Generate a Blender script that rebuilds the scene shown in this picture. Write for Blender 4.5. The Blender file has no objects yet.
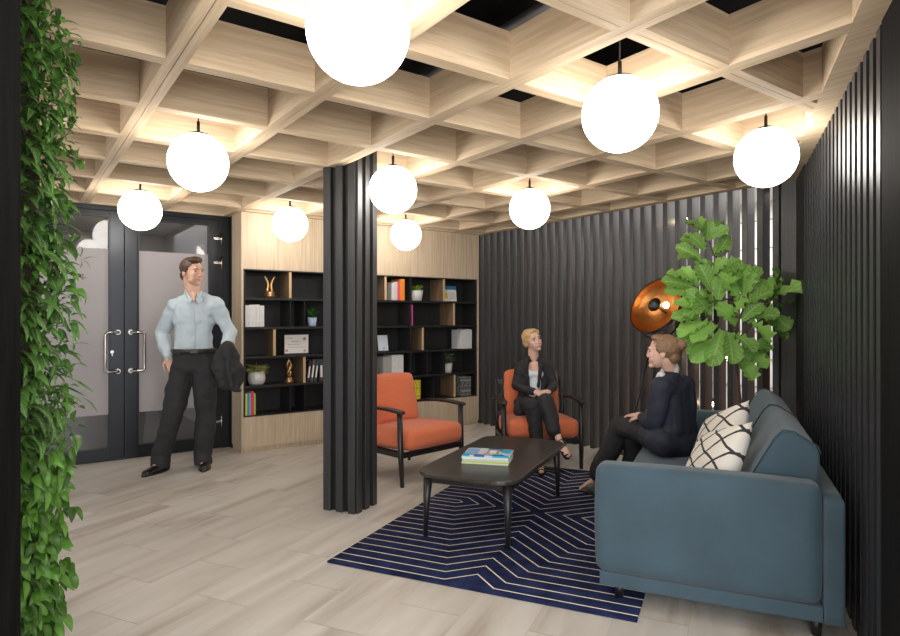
import bpy, bmesh, math, random
from mathutils import Vector, Matrix
R = math.radians
random.seed(7)
sc = bpy.context.scene
col = sc.collection
TH = R(35.6)                     # ceiling grid / joinery direction
PH = -math.atan(274/615)         # seating area / right wall direction
CH = 1.35                        # eye height
F = 615.0
def AB(u, v, z=0): return Vector((u*math.cos(TH)-v*math.sin(TH), u*math.sin(TH)+v*math.cos(TH), z))
def CD(c, d, z=0): return Vector((d*math.cos(PH)-c*math.sin(PH), d*math.sin(PH)+c*math.cos(PH), z))
def P(px, py, Y): return Vector(((px-450)/F*Y, Y, CH-(py-318)/F*Y))

# ------------------------------------------------------------------ materials
def mat(name, c, rough=.5, metal=0, bump=0, bscale=200, var=0, vscale=3, spec=.5, sheen=0, coat=0, emit=None, estr=0, island=0):
    m = bpy.data.materials.new(name); m.use_nodes = True
    nt = m.node_tree; b = nt.nodes['Principled BSDF']
    b.inputs['Base Color'].default_value = (*c, 1); b.inputs['Roughness'].default_value = rough
    b.inputs['Metallic'].default_value = metal; b.inputs['Specular IOR Level'].default_value = spec
    if sheen: b.inputs['Sheen Weight'].default_value = sheen
    if coat: b.inputs['Coat Weight'].default_value = coat
    if emit: b.inputs['Emission Color'].default_value = (*emit, 1); b.inputs['Emission Strength'].default_value = estr
    if bump or var: tc = nt.nodes.new('ShaderNodeTexCoord')
    if var:
        n = nt.nodes.new('ShaderNodeTexNoise'); n.inputs['Scale'].default_value = vscale; n.inputs['Detail'].default_value = 5
        nt.links.new(tc.outputs['Object'], n.inputs['Vector'])
        r = nt.nodes.new('ShaderNodeValToRGB'); r.color_ramp.elements[0].position = .3; r.color_ramp.elements[1].position = .7
        r.color_ramp.elements[0].color = (*[max(0, k*(1-var)) for k in c], 1); r.color_ramp.elements[1].color = (*[min(1, k*(1+var)) for k in c], 1)
        nt.links.new(n.outputs['Fac'], r.inputs['Fac']); nt.links.new(r.outputs['Color'], b.inputs['Base Color'])
    if island:
        g = nt.nodes.new('ShaderNodeNewGeometry'); r = nt.nodes.new('ShaderNodeValToRGB')
        r.color_ramp.elements[0].color = (*[k*(1-island) for k in c], 1); r.color_ramp.elements[1].color = (*[min(1, k*(1+island)) for k in c], 1)
        nt.links.new(g.outputs['Random Per Island'], r.inputs['Fac']); nt.links.new(r.outputs['Color'], b.inputs['Base Color'])
    if bump:
        n = nt.nodes.new('ShaderNodeTexNoise'); n.inputs['Scale'].default_value = bscale; n.inputs['Detail'].default_value = 3
        nt.links.new(tc.outputs['Object'], n.inputs['Vector'])
        bp = nt.nodes.new('ShaderNodeBump'); bp.inputs['Strength'].default_value = bump; bp.inputs['Distance'].default_value = .01
        nt.links.new(n.outputs['Fac'], bp.inputs['Height']); nt.links.new(bp.outputs['Normal'], b.inputs['Normal'])
    return m
def wood(name, c1, c2, sc3, rough=.5, spec=.4, bump=.1, rot=0, lo=.35, hi=.65):
    m = bpy.data.materials.new(name); m.use_nodes = True
    nt = m.node_tree; b = nt.nodes['Principled BSDF']; L = nt.links.new
    tc = nt.nodes.new('ShaderNodeTexCoord'); mp = nt.nodes.new('ShaderNodeMapping'); mp.inputs['Scale'].default_value = sc3
    mp.inputs['Rotation'].default_value = (0, 0, rot)
    L(tc.outputs['Object'], mp.inputs['Vector'])
    n = nt.nodes.new('ShaderNodeTexNoise'); n.inputs['Scale'].default_value = 1; n.inputs['Detail'].default_value = 8; n.inputs['Roughness'].default_value = .65
    n.inputs['Distortion'].default_value = .4
    L(mp.outputs['Vector'], n.inputs['Vector'])
    r = nt.nodes.new('ShaderNodeValToRGB'); r.color_ramp.elements[0].position = lo; r.color_ramp.elements[1].position = hi
    r.color_ramp.elements[0].color = (*c1, 1); r.color_ramp.elements[1].color = (*c2, 1)
    L(n.outputs['Fac'], r.inputs['Fac']); L(r.outputs['Color'], b.inputs['Base Color'])
    bp = nt.nodes.new('ShaderNodeBump'); bp.inputs['Strength'].default_value = bump; bp.inputs['Distance'].default_value = .003
    L(n.outputs['Fac'], bp.inputs['Height']); L(bp.outputs['Normal'], b.inputs['Normal'])
    b.inputs['Roughness'].default_value = rough; b.inputs['Specular IOR Level'].default_value = spec
    return m
OAK1, OAK2 = (.50, .375, .245), (.66, .52, .365)
M = {}
M['oak_x'] = wood('oak_x', OAK1, OAK2, (2, 45, 45), .7, .12); M['oak_y'] = wood('oak_y', OAK1, OAK2, (45, 2, 45), .7, .12); M['oak_z'] = wood('oak_z', (.44,.34,.23), (.60,.48,.35), (40, 40, 1.5))
M['groove'] = mat('groove', (.16, .10, .05), .8)
M['edge_oak'] = wood('edge_oak', (.45,.30,.17), (.60,.42,.25), (40, 40, 2))
M['oak_shaded'] = wood('oak_shaded', (.13,.08,.042), (.21,.14,.075), (40, 40, 2))  # darker oak for divider sides: their shade is put into the colour
M['black_ply'] = wood('black_ply', (.012,.012,.012), (.022,.021,.020), (60, 60, 2), .45, .4)
M['slat'] = wood('slat', (.026,.026,.027), (.055,.053,.052), (90, 90, 2.0), .38, .5, .35)
M['slat_gloss'] = wood('slat_gloss', (.02,.021,.024), (.035,.036,.04), (90, 90, 2.0), .4, .45, .15)
M['backing'] = mat('backing', (.006, .006, .006), .6)
M['column'] = wood('column', (.014,.014,.014), (.026,.0255,.025), (80, 80, 2), .42, .5, .2)
M['post'] = wood('post', (.004,.004,.004), (.009,.009,.009), (50, 50, 3), .7, .06, .5)
M['plenum'] = mat('plenum', (.003, .003, .003), .9, spec=.1)
M['pipe'] = mat('pipe', (.35, .35, .36), .4, .8)
M['alu'] = mat('alu', (.030, .032, .036), .30, .75)
M['chrome'] = mat('chrome', (.42, .40, .37), .22, 1)
M['chair_wood'] = wood('chair_wood', (.007,.0065,.006), (.015,.013,.012), (60, 60, 4), .4, .5)
M['table_wood'] = wood('table_wood', (.020,.016,.013), (.050,.040,.033), (50, 2, 50), .33, .5, .1)
M['table_leg'] = mat('table_leg', (.012,.011,.011), .42)
M['orange'] = mat('orange', (.62, .145, .055), .85, bump=.4, bscale=260, var=.06, vscale=60, sheen=.15)
M['sofa'] = mat('sofa', (.040, .074, .097), .8, bump=.12, bscale=500, var=.14, vscale=5, sheen=.2)
M['seam'] = mat('seam', (.03, .06, .085), .8)
M['white_book'] = mat('white_book', (.62, .61, .60), .6, var=.08, vscale=40)
M['white_pot'] = mat('white_pot', (.62, .60, .58), .5, bump=.3, bscale=60)
M['blue_pot'] = mat('blue_pot', (.42, .53, .68), .45)
M['soil'] = mat('soil', (.05, .03, .02), .9)
M['bronze'] = mat('bronze', (.62, .36, .16), .3, .9)
M['bronze_dark'] = mat('bronze_dark', (.06, .04, .03), .4, .5)
M['black'] = mat('black', (.012, .012, .012), .4)
M['black_metal'] = mat('black_metal', (.02, .02, .02), .35, .6)
M['paper'] = mat('paper', (.72, .70, .66), .7)
M['red'] = mat('red', (.6, .03, .03), .5)
M['stem'] = mat('stem', (.10, .065, .04), .8, bump=.5, bscale=80)
M['green_stem'] = mat('green_stem', (.10, .22, .04), .6)
def leafmat(name, c, island, veinc=None, rough=.4, trans=.25):
    m = mat(name, c, rough, island=island, spec=.35)
    nt = m.node_tree; b = nt.nodes['Principled BSDF']; L = nt.links.new
    src = b.inputs['Base Color'].links[0].from_socket
    if veinc:
        at = nt.nodes.new('ShaderNodeTexCoord')
        sp = nt.nodes.new('ShaderNodeSeparateXYZ'); L(at.outputs['UV'], sp.inputs['Vector'])
        ab = nt.nodes.new('ShaderNodeMath'); ab.operation = 'ABSOLUTE'; L(sp.outputs['X'], ab.inputs[0])
        # chevron side veins: sin((v - |u|*.35)*k)
        m1 = nt.nodes.new('ShaderNodeMath'); m1.operation = 'MULTIPLY_ADD'; m1.inputs[1].default_value = -.22; L(ab.outputs[0], m1.inputs[0]); L(sp.outputs['Y'], m1.inputs[2])
        m2 = nt.nodes.new('ShaderNodeMath'); m2.operation = 'MULTIPLY'; m2.inputs[1].default_value = 48; L(m1.outputs[0], m2.inputs[0])
        m3 = nt.nodes.new('ShaderNodeMath'); m3.operation = 'SINE'; L(m2.outputs[0], m3.inputs[0])
        m4 = nt.nodes.new('ShaderNodeMath'); m4.operation = 'GREATER_THAN'; m4.inputs[1].default_value = .86; L(m3.outputs[0], m4.inputs[0])
        m5 = nt.nodes.new('ShaderNodeMath'); m5.operation = 'LESS_THAN'; m5.inputs[1].default_value = .09; L(ab.outputs[0], m5.inputs[0])
        m6 = nt.nodes.new('ShaderNodeMath'); m6.operation = 'MAXIMUM'; L(m4.outputs[0], m6.inputs[0]); L(m5.outputs[0], m6.inputs[1])
        m7 = nt.nodes.new('ShaderNodeMath'); m7.operation = 'MULTIPLY'; m7.inputs[1].default_value = .6; L(m6.outputs[0], m7.inputs[0])
        mx = nt.nodes.new('ShaderNodeMixRGB'); mx.inputs['Color2'].default_value = (*veinc, 1)
        L(m7.outputs[0], mx.inputs['Fac']); L(src, mx.inputs['Color1']); src = mx.outputs['Color']; L(src, b.inputs['Base Color'])
    tr = nt.nodes.new('ShaderNodeBsdfTranslucent'); L(src, tr.inputs['Color'])
    ms = nt.nodes.new('ShaderNodeMixShader'); ms.inputs['Fac'].default_value = trans
    L(b.outputs[0], ms.inputs[1]); L(tr.outputs[0], ms.inputs[2]); L(ms.outputs[0], nt.nodes['Material Output'].inputs['Surface'])
    return m
M['fig_leaf'] = leafmat('fig_leaf', (.27, .52, .10), .30, (.46, .70, .28), .45, .3)
M['long_leaf'] = leafmat('long_leaf', (.055, .15, .025), .65, (.30, .42, .16), .4, .2)
M['vine_leaf'] = leafmat('vine_leaf', (.085, .20, .028), .6, None, .4, .2)
M['fern_leaf'] = leafmat('fern_leaf', (.05, .15, .025), .5, None, .5, .2)
M['succulent'] = leafmat('succulent', (.50, .52, .16), .45, None, .5, .1)
M['small_leaf'] = leafmat('small_leaf', (.06, .20, .05), .5, None, .4, .1)
M['lime_leaf'] = leafmat('lime_leaf', (.30, .45, .06), .4, None, .4, .1)
M['sage_leaf'] = leafmat('sage_leaf', (.12, .18, .09), .4, None, .5, .1)
def globe_mat():
    m = mat('globe_glass', (.9, .9, .88), .3); b = m.node_tree.nodes['Principled BSDF']
    b.inputs['Emission Color'].default_value = (1, .95, .88, 1); b.inputs['Emission Strength'].default_value = 9.5
    return m
M['globe'] = globe_mat()
def glass_mat(name, tint=(1,1,1), t=.88):
    m = bpy.data.materials.new(name); m.use_nodes = True; nt = m.node_tree; nt.nodes.remove(nt.nodes['Principled BSDF'])
    tr = nt.nodes.new('ShaderNodeBsdfTransparent'); tr.inputs['Color'].default_value = (*[k*t for k in tint], 1)
    gl = nt.nodes.new('ShaderNodeBsdfGlossy'); gl.inputs['Roughness'].default_value = .03
    fr = nt.nodes.new('ShaderNodeFresnel'); fr.inputs['IOR'].default_value = 1.45
    mx = nt.nodes.new('ShaderNodeMixShader'); nt.links.new(fr.outputs[0], mx.inputs[0]); nt.links.new(tr.outputs[0], mx.inputs[1]); nt.links.new(gl.outputs[0], mx.inputs[2])
    nt.links.new(mx.outputs[0], nt.nodes['Material Output'].inputs['Surface']); return m
M['glass'] = glass_mat('glass')
def frost_mat():
    m = mat('frosted_film', (.66, .62, .63), .5, spec=.4); nt = m.node_tree; b = nt.nodes['Principled BSDF']
    tr = nt.nodes.new('ShaderNodeBsdfTranslucent'); tr.inputs['Color'].default_value = (.62, .60, .61, 1)
    mx = nt.nodes.new('ShaderNodeMixShader'); mx.inputs[0].default_value = .5
    nt.links.new(b.outputs[0], mx.inputs[1]); nt.links.new(tr.outputs[0], mx.inputs[2]); nt.links.new(mx.outputs[0], nt.nodes['Material Output'].inputs['Surface'])
    return m
M['frost'] = frost_mat()
M['white_wall'] = mat('white_wall', (.75, .74, .72), .7)

def floor_mat():
    m = bpy.data.materials.new('floor_tiles'); m.use_nodes = True; nt = m.node_tree; b = nt.nodes['Principled BSDF']; L = nt.links.new
    N = nt.nodes.new
    tc = N('ShaderNodeTexCoord')
    # floor object is rotated: local x = D, local y = C ; bricks run along C
    sp = N('ShaderNodeSeparateXYZ'); L(tc.outputs['Object'], sp.inputs[0])
    cb = N('ShaderNodeCombineXYZ'); L(sp.outputs['Y'], cb.inputs['X']); L(sp.outputs['X'], cb.inputs['Y'])
    ad = N('ShaderNodeVectorMath'); ad.operation = 'ADD'; ad.inputs[1].default_value = (-2.24+64.8, 3.3+31.6, 0); L(cb.outputs[0], ad.inputs[0])
    br = N('ShaderNodeTexBrick'); br.inputs['Scale'].default_value = 1; br.inputs['Brick Width'].default_value = .648; br.inputs['Row Height'].default_value = .316
    br.inputs['Mortar Size'].default_value = .0014; br.inputs['Mortar Smooth'].default_value = .1; br.inputs['Bias'].default_value = 0
    br.inputs['Color1'].default_value = (0, 0, 0, 1); br.inputs['Color2'].default_value = (1, 1, 1, 1); br.inputs['Mortar'].default_value = (.5, .5, .5, 1)
    L(ad.outputs[0], br.inputs['Vector'])
    # per tile offset for the veining
    mp = N('ShaderNodeVectorMath'); mp.operation = 'MULTIPLY_ADD'; mp.inputs[1].default_value = (.6, .25, 0); L(br.outputs['Color'], mp.inputs[0]); L(ad.outputs[0], mp.inputs[2])
    rt = N('ShaderNodeMapping'); rt.inputs['Rotation'].default_value = (0, 0, R(7)); rt.inputs['Scale'].default_value = (.5, 4.2, 1); L(mp.outputs[0], rt.inputs['Vector'])
    n = N('ShaderNodeTexNoise'); n.inputs['Scale'].default_value = 1.5; n.inputs['Detail'].default_value = 5; n.inputs['Roughness'].default_value = .5; n.inputs['Distortion'].default_value = .7
    L(rt.outputs[0], n.inputs['Vector'])
    r = N('ShaderNodeValToRGB'); e = r.color_ramp.elements
    e[0].position = .30; e[0].color = (.40, .335, .27, 1); e[1].position = .72; e[1].color = (.66, .615, .55, 1)
    k = e.new(.42); k.color = (.53, .475, .41, 1); k = e.new(.55); k.color = (.59, .54, .475, 1)
    L(n.outputs['Fac'], r.inputs['Fac'])
    n2 = N('ShaderNodeTexNoise'); n2.inputs['Scale'].default_value = 1.2; L(br.outputs['Color'], n2.inputs['Vector'])
    v = N('ShaderNodeMath'); v.operation = 'MULTIPLY_ADD'; v.inputs[1].default_value = .05; v.inputs[2].default_value = .975
    sx = N('ShaderNodeSeparateColor'); L(br.outputs['Color'], sx.inputs[0]); L(sx.outputs[0], v.inputs[0])
    mm = N('ShaderNodeMixRGB'); mm.blend_type = 'MULTIPLY'; mm.inputs['Fac'].default_value = 1; L(r.outputs[0], mm.inputs['Color1']); L(v.outputs[0], mm.inputs['Color2'])
    mx = N('ShaderNodeMixRGB'); mx.inputs['Color2'].default_value = (.20, .17, .14, 1); fy = N('ShaderNodeSeparateXYZ'); L(ad.outputs[0], fy.inputs[0])
    f1 = N('ShaderNodeMath'); f1.operation = 'MULTIPLY_ADD'; f1.inputs[1].default_value = 1/.316; f1.inputs[2].default_value = .5; L(fy.outputs['Y'], f1.inputs[0])
    f2 = N('ShaderNodeMath'); f2.operation = 'FRACT'; L(f1.outputs[0], f2.inputs[0])
    f3 = N('ShaderNodeMath'); f3.operation = 'SUBTRACT'; f3.inputs[1].default_value = .5; L(f2.outputs[0], f3.inputs[0])
    f4 = N('ShaderNodeMath'); f4.operation = 'ABSOLUTE'; L(f3.outputs[0], f4.inputs[0])
    f5 = N('ShaderNodeMath'); f5.operation = 'GREATER_THAN'; f5.inputs[1].default_value = .012; L(f4.outputs[0], f5.inputs[0])
    f6 = N('ShaderNodeMath'); f6.operation = 'MULTIPLY_ADD'; f6.inputs[1].default_value = .62; f6.inputs[2].default_value = .25; L(f5.outputs[0], f6.inputs[0])
    f7 = N('ShaderNodeMath'); f7.operation = 'MULTIPLY'; L(f6.outputs[0], f7.inputs[0]); L(br.outputs['Fac'], f7.inputs[1]); L(f7.outputs[0], mx.inputs['Fac']); L(mm.outputs[0], mx.inputs['Color1'])
    L(mx.outputs[0], b.inputs['Base Color']); b.inputs['Roughness'].default_value = .36; b.inputs['Specular IOR Level'].default_value = .35
    bp = N('ShaderNodeBump'); bp.inputs['Strength'].default_value = .15; bp.inputs['Distance'].default_value = .002; bp.invert = True
    L(br.outputs['Fac'], bp.inputs['Height']); L(bp.outputs[0], b.inputs['Normal'])
    return m
M['floor'] = floor_mat()
def rug_mat():
    m = bpy.data.materials.new('rug_pattern'); m.use_nodes = True; nt = m.node_tree; b = nt.nodes['Principled BSDF']; L = nt.links.new; N = nt.nodes.new
    def mth(op, a, b_=None, c=None):
        k = N('ShaderNodeMath'); k.operation = op
        for i, s in enumerate((a, b_, c)):
            if s is None: continue
            if isinstance(s, (int, float)): k.inputs[i].default_value = s
            else: L(s, k.inputs[i])
        return k.outputs[0]
    tc = N('ShaderNodeTexCoord'); sp = N('ShaderNodeSeparateXYZ'); L(tc.outputs['Object'], sp.inputs[0])
    dx = mth('ABSOLUTE', sp.outputs['X']); dy = mth('ABSOLUTE', sp.outputs['Y'])
    a, bb, s = .61, .38, .93
    w = mth('MULTIPLY_ADD', dy, -bb, a)
    inner = mth('MULTIPLY', mth('ADD', dy, mth('MULTIPLY', mth('SUBTRACT', a, dx), s)), 1/(1+s*bb))
    isin = mth('LESS_THAN', dx, w)
    # width of the band measured across the stroke
    y0 = mth('ADD', mth('MULTIPLY', inner, isin), mth('MULTIPLY', dy, mth('SUBTRACT', 1, isin)))
    t = mth('FRACT', mth('MULTIPLY', mth('ADD', y0, -.034+.087*4+.0435), 1/.087))
    dist = mth('ABSOLUTE', mth('SUBTRACT', t, .5))
    line = mth('MULTIPLY', mth('LESS_THAN', dist, .048), mth('LESS_THAN', y0, 1.29))
    n = N('ShaderNodeTexNoise'); n.inputs['Scale'].default_value = 9; n.inputs['Detail'].default_value = 6; L(tc.outputs['Object'], n.inputs['Vector'])
    r = N('ShaderNodeValToRGB'); r.color_ramp.elements[0].color = (.008, .011, .036, 1); r.color_ramp.elements[1].color = (.022, .031, .088, 1)
    r.color_ramp.elements[0].position = .3; r.color_ramp.elements[1].position = .7
    L(n.outputs['Fac'], r.inputs['Fac'])
    mx = N('ShaderNodeMixRGB'); mx.inputs['Color2'].default_value = (.72, .62, .48, 1); L(line, mx.inputs['Fac']); L(r.outputs[0], mx.inputs['Color1'])
    L(mx.outputs[0], b.inputs['Base Color']); b.inputs['Roughness'].default_value = .95; b.inputs['Specular IOR Level'].default_value = .1
    n3 = N('ShaderNodeTexNoise'); n3.inputs['Scale'].default_value = 220; L(tc.outputs['Object'], n3.inputs['Vector'])
    bp = N('ShaderNodeBump'); bp.inputs['Strength'].default_value = .6; bp.inputs['Distance'].default_value = .004; L(n3.outputs['Fac'], bp.inputs['Height']); L(bp.outputs[0], b.inputs['Normal'])
    return m
M['rug'] = rug_mat()
def cushion_mat():
    m = bpy.data.materials.new('diamond_cushion'); m.use_nodes = True; nt = m.node_tree; b = nt.nodes['Principled BSDF']; L = nt.links.new; N = nt.nodes.new
    tc = N('ShaderNodeTexCoord')
    n = N('ShaderNodeTexNoise'); n.inputs['Scale'].default_value = 7; L(tc.outputs['Object'], n.inputs['Vector'])
    va = N('ShaderNodeVectorMath'); va.operation = 'MULTIPLY_ADD'; va.inputs[1].default_value = (.035, .035, 0); L(n.outputs['Color'], va.inputs[0]); L(tc.outputs['Object'], va.inputs[2])
    sp = N('ShaderNodeSeparateXYZ'); L(va.outputs[0], sp.inputs[0])
    outs = []
    for sg in (1, -1):
        k = N('ShaderNodeMath'); k.operation = 'MULTIPLY_ADD'; k.inputs[1].default_value = 1.45*sg; L(sp.outputs['Y'], k.inputs[0]); L(sp.outputs['X'], k.inputs[2])
        k2 = N('ShaderNodeMath'); k2.operation = 'MULTIPLY_ADD'; k2.inputs[1].default_value = 1/.18; k2.inputs[2].default_value = 20.3; L(k.outputs[0], k2.inputs[0])
        k3 = N('ShaderNodeMath'); k3.operation = 'FRACT'; L(k2.outputs[0], k3.inputs[0])
        k4 = N('ShaderNodeMath'); k4.operation = 'LESS_THAN'; k4.inputs[1].default_value = .13; L(k3.outputs[0], k4.inputs[0]); outs.append(k4.outputs[0])
    mxx = N('ShaderNodeMath'); mxx.operation = 'MAXIMUM'; L(outs[0], mxx.inputs[0]); L(outs[1], mxx.inputs[1])
    mx = N('ShaderNodeMixRGB'); mx.inputs['Color1'].default_value = (.72, .67, .60, 1); mx.inputs['Color2'].default_value = (.035, .033, .033, 1); L(mxx.outputs[0], mx.inputs['Fac'])
    L(mx.outputs[0], b.inputs['Base Color']); b.inputs['Roughness'].default_value = .9
    n3 = N('ShaderNodeTexNoise'); n3.inputs['Scale'].default_value = 300; L(tc.outputs['Object'], n3.inputs['Vector'])
    bp = N('ShaderNodeBump'); bp.inputs['Strength'].default_value = .4; bp.inputs['Distance'].default_value = .003; L(n3.outputs['Fac'], bp.inputs['Height']); L(bp.outputs[0], b.inputs['Normal'])
    return m
M['cushion'] = cushion_mat()
def speckle(name, c1, c2, sc3, thr=.55):
    m = bpy.data.materials.new(name); m.use_nodes = True; nt = m.node_tree; b = nt.nodes['Principled BSDF']; L = nt.links.new; N = nt.nodes.new
    tc = N('ShaderNodeTexCoord'); mp = N('ShaderNodeMapping'); mp.inputs['Scale'].default_value = sc3; L(tc.outputs['Object'], mp.inputs['Vector'])
    v = N('ShaderNodeTexNoise'); v.inputs['Scale'].default_value = 1; v.inputs['Detail'].default_value = 2; L(mp.outputs[0], v.inputs['Vector'])
    r = N('ShaderNodeValToRGB'); r.color_ramp.elements[0].position = thr-.03; r.color_ramp.elements[1].position = thr+.03
    r.color_ramp.elements[0].color = (*c1, 1); r.color_ramp.elements[1].color = (*c2, 1); L(v.outputs['Fac'], r.inputs['Fac']); L(r.outputs[0], b.inputs['Base Color'])
    b.inputs['Roughness'].default_value = .5; return m
M['yellow_book'] = speckle('yellow_book', (.75, .62, .03), (.05, .05, .01), (90, 90, 60), .56)
M['grey_book'] = speckle('grey_book', (.06, .06, .06), (.45, .45, .45), (90, 90, 45), .55)

# ------------------------------------------------------------------ mesh helpers
class MB:
    def __init__(s): s.bm = bmesh.new(); s.mi = 0
    def box(s, x0, x1, y0, y1, z0, z1, mi=None, bev=0, m=None):
        bm = s.bm if not bev else bmesh.new()
        vs = [bm.verts.new((x, y, z)) for x in (x0, x1) for y in (y0, y1) for z in (z0, z1)]
        fs = []
        for q in ((0,1,3,2),(4,6,7,5),(0,4,5,1),(2,3,7,6),(0,2,6,4),(1,5,7,3)):
            f = bm.faces.new([vs[i] for i in q]); f.material_index = s.mi if mi is None else mi; fs.append(f)
        if bev:
            bmesh.ops.bevel(bm, geom=bm.edges[:], offset=bev, segments=2, profile=.7, affect='EDGES')
            for f in bm.faces: f.material_index = s.mi if mi is None else mi
            s._merge(bm, m)
        elif m:
            for v in vs: v.co = m @ v.co
        return s
    def _merge(s, bm, m=None):
        mp = {}
        for v in bm.verts: mp[v] = s.bm.verts.new(m @ v.co if m else v.co)
        for f in bm.faces:
            try:
                nf = s.bm.faces.new([mp[v] for v in f.verts]); nf.material_index = f.material_index; nf.smooth = f.smooth
            except ValueError: pass
        bm.free()
    def prism(s, pts, z0, z1, mi=0, axis='z', smooth=False):
        def mk(p, t):
            return {'z': (p[0], p[1], t), 'y': (p[0], t, p[1]), 'x': (t, p[0], p[1])}[axis]
        a = [s.bm.verts.new(mk(p, z0)) for p in pts]; b = [s.bm.verts.new(mk(p, z1)) for p in pts]
        n = len(pts)
        for i in range(n):
            f = s.bm.faces.new((a[i], a[(i+1)%n], b[(i+1)%n], b[i])); f.material_index = mi; f.smooth = smooth
        for q in (a[::-1], b):
            f = s.bm.faces.new(q); f.material_index = mi
        return s
    def tube(s, pts, r, n=10, mi=0, flat=None):
        pts = [Vector(p) for p in pts]; rr = r if isinstance(r, (list, tuple)) else [r]*len(pts)
        rings = []; up = None
        for i, p in enumerate(pts):
            t = (pts[min(i+1, len(pts)-1)]-pts[max(i-1, 0)]).normalized()
            if up is None: up = Vector((0,0,1)) if abs(t.z) < .9 else Vector((1,0,0))
            a = t.cross(up).normalized(); b = a.cross(t).normalized(); up = b
            rings.append([s.bm.verts.new(p+a*math.cos(2*math.pi*k/n)*rr[i]+b*math.sin(2*math.pi*k/n)*rr[i]*(flat or 1)) for k in range(n)])
        for i in range(len(rings)-1):
            for k in range(n):
                f = s.bm.faces.new((rings[i][k], rings[i][(k+1)%n], rings[i+1][(k+1)%n], rings[i+1][k])); f.smooth = True; f.material_index = mi
        for q in (rings[0][::-1], rings[-1]):
            f = s.bm.faces.new(q); f.material_index = mi
        return s
    def lathe(s, prof, n=24, mi=0, m=None, cap=True):
        rings = []
        for r, z in prof:
            rings.append([s.bm.verts.new((m or Matrix()) @ Vector((r*math.cos(2*math.pi*k/n), r*math.sin(2*math.pi*k/n), z))) for k in range(n)])
        for i in range(len(rings)-1):
            for k in range(n):
                f = s.bm.faces.new((rings[i][k], rings[i][(k+1)%n], rings[i+1][(k+1)%n], rings[i+1][k])); f.smooth = True; f.material_index = mi
        if cap:
            for q in (rings[0][::-1], rings[-1]):
                f = s.bm.faces.new(q); f.material_index = mi
        return s
    def rbox(s, hx, hy, hz, r, puff=(0,0,0), n=10, m=None, mi=0, soft=0):
        """rounded, puffed cushion block centred on the origin"""
        vm = {}
        def key(p): return tuple(round(k, 5) for k in p)
        def pos(p):
            x, y, z = p; q = [max(-(h-r), min(h-r, k*h)) for k, h in ((x,hx),(y,hy),(z,hz))]
            d = Vector((x*hx-q[0], y*hy-q[1], z*hz-q[2]))
            if d.length > 1e-9:
                # map cube corner excess on to a sphere
                d = d.normalized()*r
            o = Vector(q)+d
            bx = (1-y*y)*(1-z*z); by = (1-x*x)*(1-z*z); bz = (1-x*x)*(1-y*y)
            o.x += puff[0]*bx*x; o.y += puff[1]*by*y; o.z += puff[2]*bz*z
            return m @ o if m else o
        def ss(i):
            t = -1+2*i/n
            return math.sin(t*math.pi/2)*.55+t*.45
        def vert(p):
            k = key(p)
            if k not in vm: vm[k] = s.bm.verts.new(pos(p))
            return vm[k]
        for ax in range(3):
            for sg in (-1, 1):
                for i in range(n):
                    for j in range(n):
                        q = []
                        for a, b in ((i,j),(i+1,j),(i+1,j+1),(i,j+1)):
                            p = [0,0,0]; p[ax] = sg; p[(ax+1)%3] = ss(a); p[(ax+2)%3] = ss(b); q.append(vert(p))
                        if sg < 0: q.reverse()
                        f = s.bm.faces.new(q); f.smooth = True; f.material_index = mi
        return s
    def sphere(s, c, r, n=16, mi=0, m=None):
        if not isinstance(r, (tuple, list)): r = (r, r, r)
        T = (m or Matrix()) @ Matrix.Translation(c) @ Matrix.Diagonal((*r, 1))
        d = bmesh.ops.create_uvsphere(s.bm, u_segments=n*2, v_segments=n, radius=1, matrix=T)
        for v in d['verts']:
            for f in v.link_faces: f.smooth = True; f.material_index = mi
        return s
    def build(s, name, mats, parent=None, recalc=True):
        if recalc: bmesh.ops.recalc_face_normals(s.bm, faces=s.bm.faces[:])
        me = bpy.data.meshes.new(name); s.bm.to_mesh(me); s.bm.free()
        for k in (mats if isinstance(mats, (list, tuple)) else [mats]): me.materials.append(M[k] if isinstance(k, str) else k)
        o = bpy.data.objects.new(name, me); col.objects.link(o)
        if parent: o.parent = parent
        return o
def tag(o, label=None, cat=None, group=None, kind=None):
    if label: o['label'] = label
    if cat: o['category'] = cat
    if group: o['group'] = group
    if kind: o['kind'] = kind
    return o
def empty(name, loc, rz=0, label=None, cat=None, group=None, kind=None):
    o = bpy.data.objects.new(name, None); col.objects.link(o); o.location = loc; o.rotation_euler = (0, 0, rz); o.empty_display_size = .1
    return tag(o, label, cat, group, kind)
def copy_tree(o, parent=None):
    c = o.copy(); col.objects.link(c); c.parent = parent
    for ch in list(o.children): copy_tree(ch, c)
    return c
def place(o, loc, rz=0): o.location = loc; o.rotation_euler = (0, 0, rz); return o
def struct(name, mb, mats, rz=0, loc=(0,0,0), parent=None):
    o = mb.build(name, mats, parent); o.rotation_euler = (0, 0, rz); o.location = loc
    if not parent: o['kind'] = 'structure'
    return o
def bev_mod(o, w=.004, seg=2):
    b = o.modifiers.new('bevel', 'BEVEL'); b.width = w; b.segments = seg; b.limit_method = 'ANGLE'; return o

# ------------------------------------------------------------------ camera
cam = bpy.data.cameras.new('camera'); co = bpy.data.objects.new('camera', cam); col.objects.link(co)
co.location = (0, 0, CH); co.rotation_euler = (R(90), 0, 0); cam.sensor_width = 36; cam.lens = F/900*36; cam.clip_start = .02
sc.camera = co

# ------------------------------------------------------------------ shell
ZC = 2.41
mb = MB(); mb.box(-5.5, 7, -3.5, 12, -.1, 0); struct('floor', mb, 'floor', PH)
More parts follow.
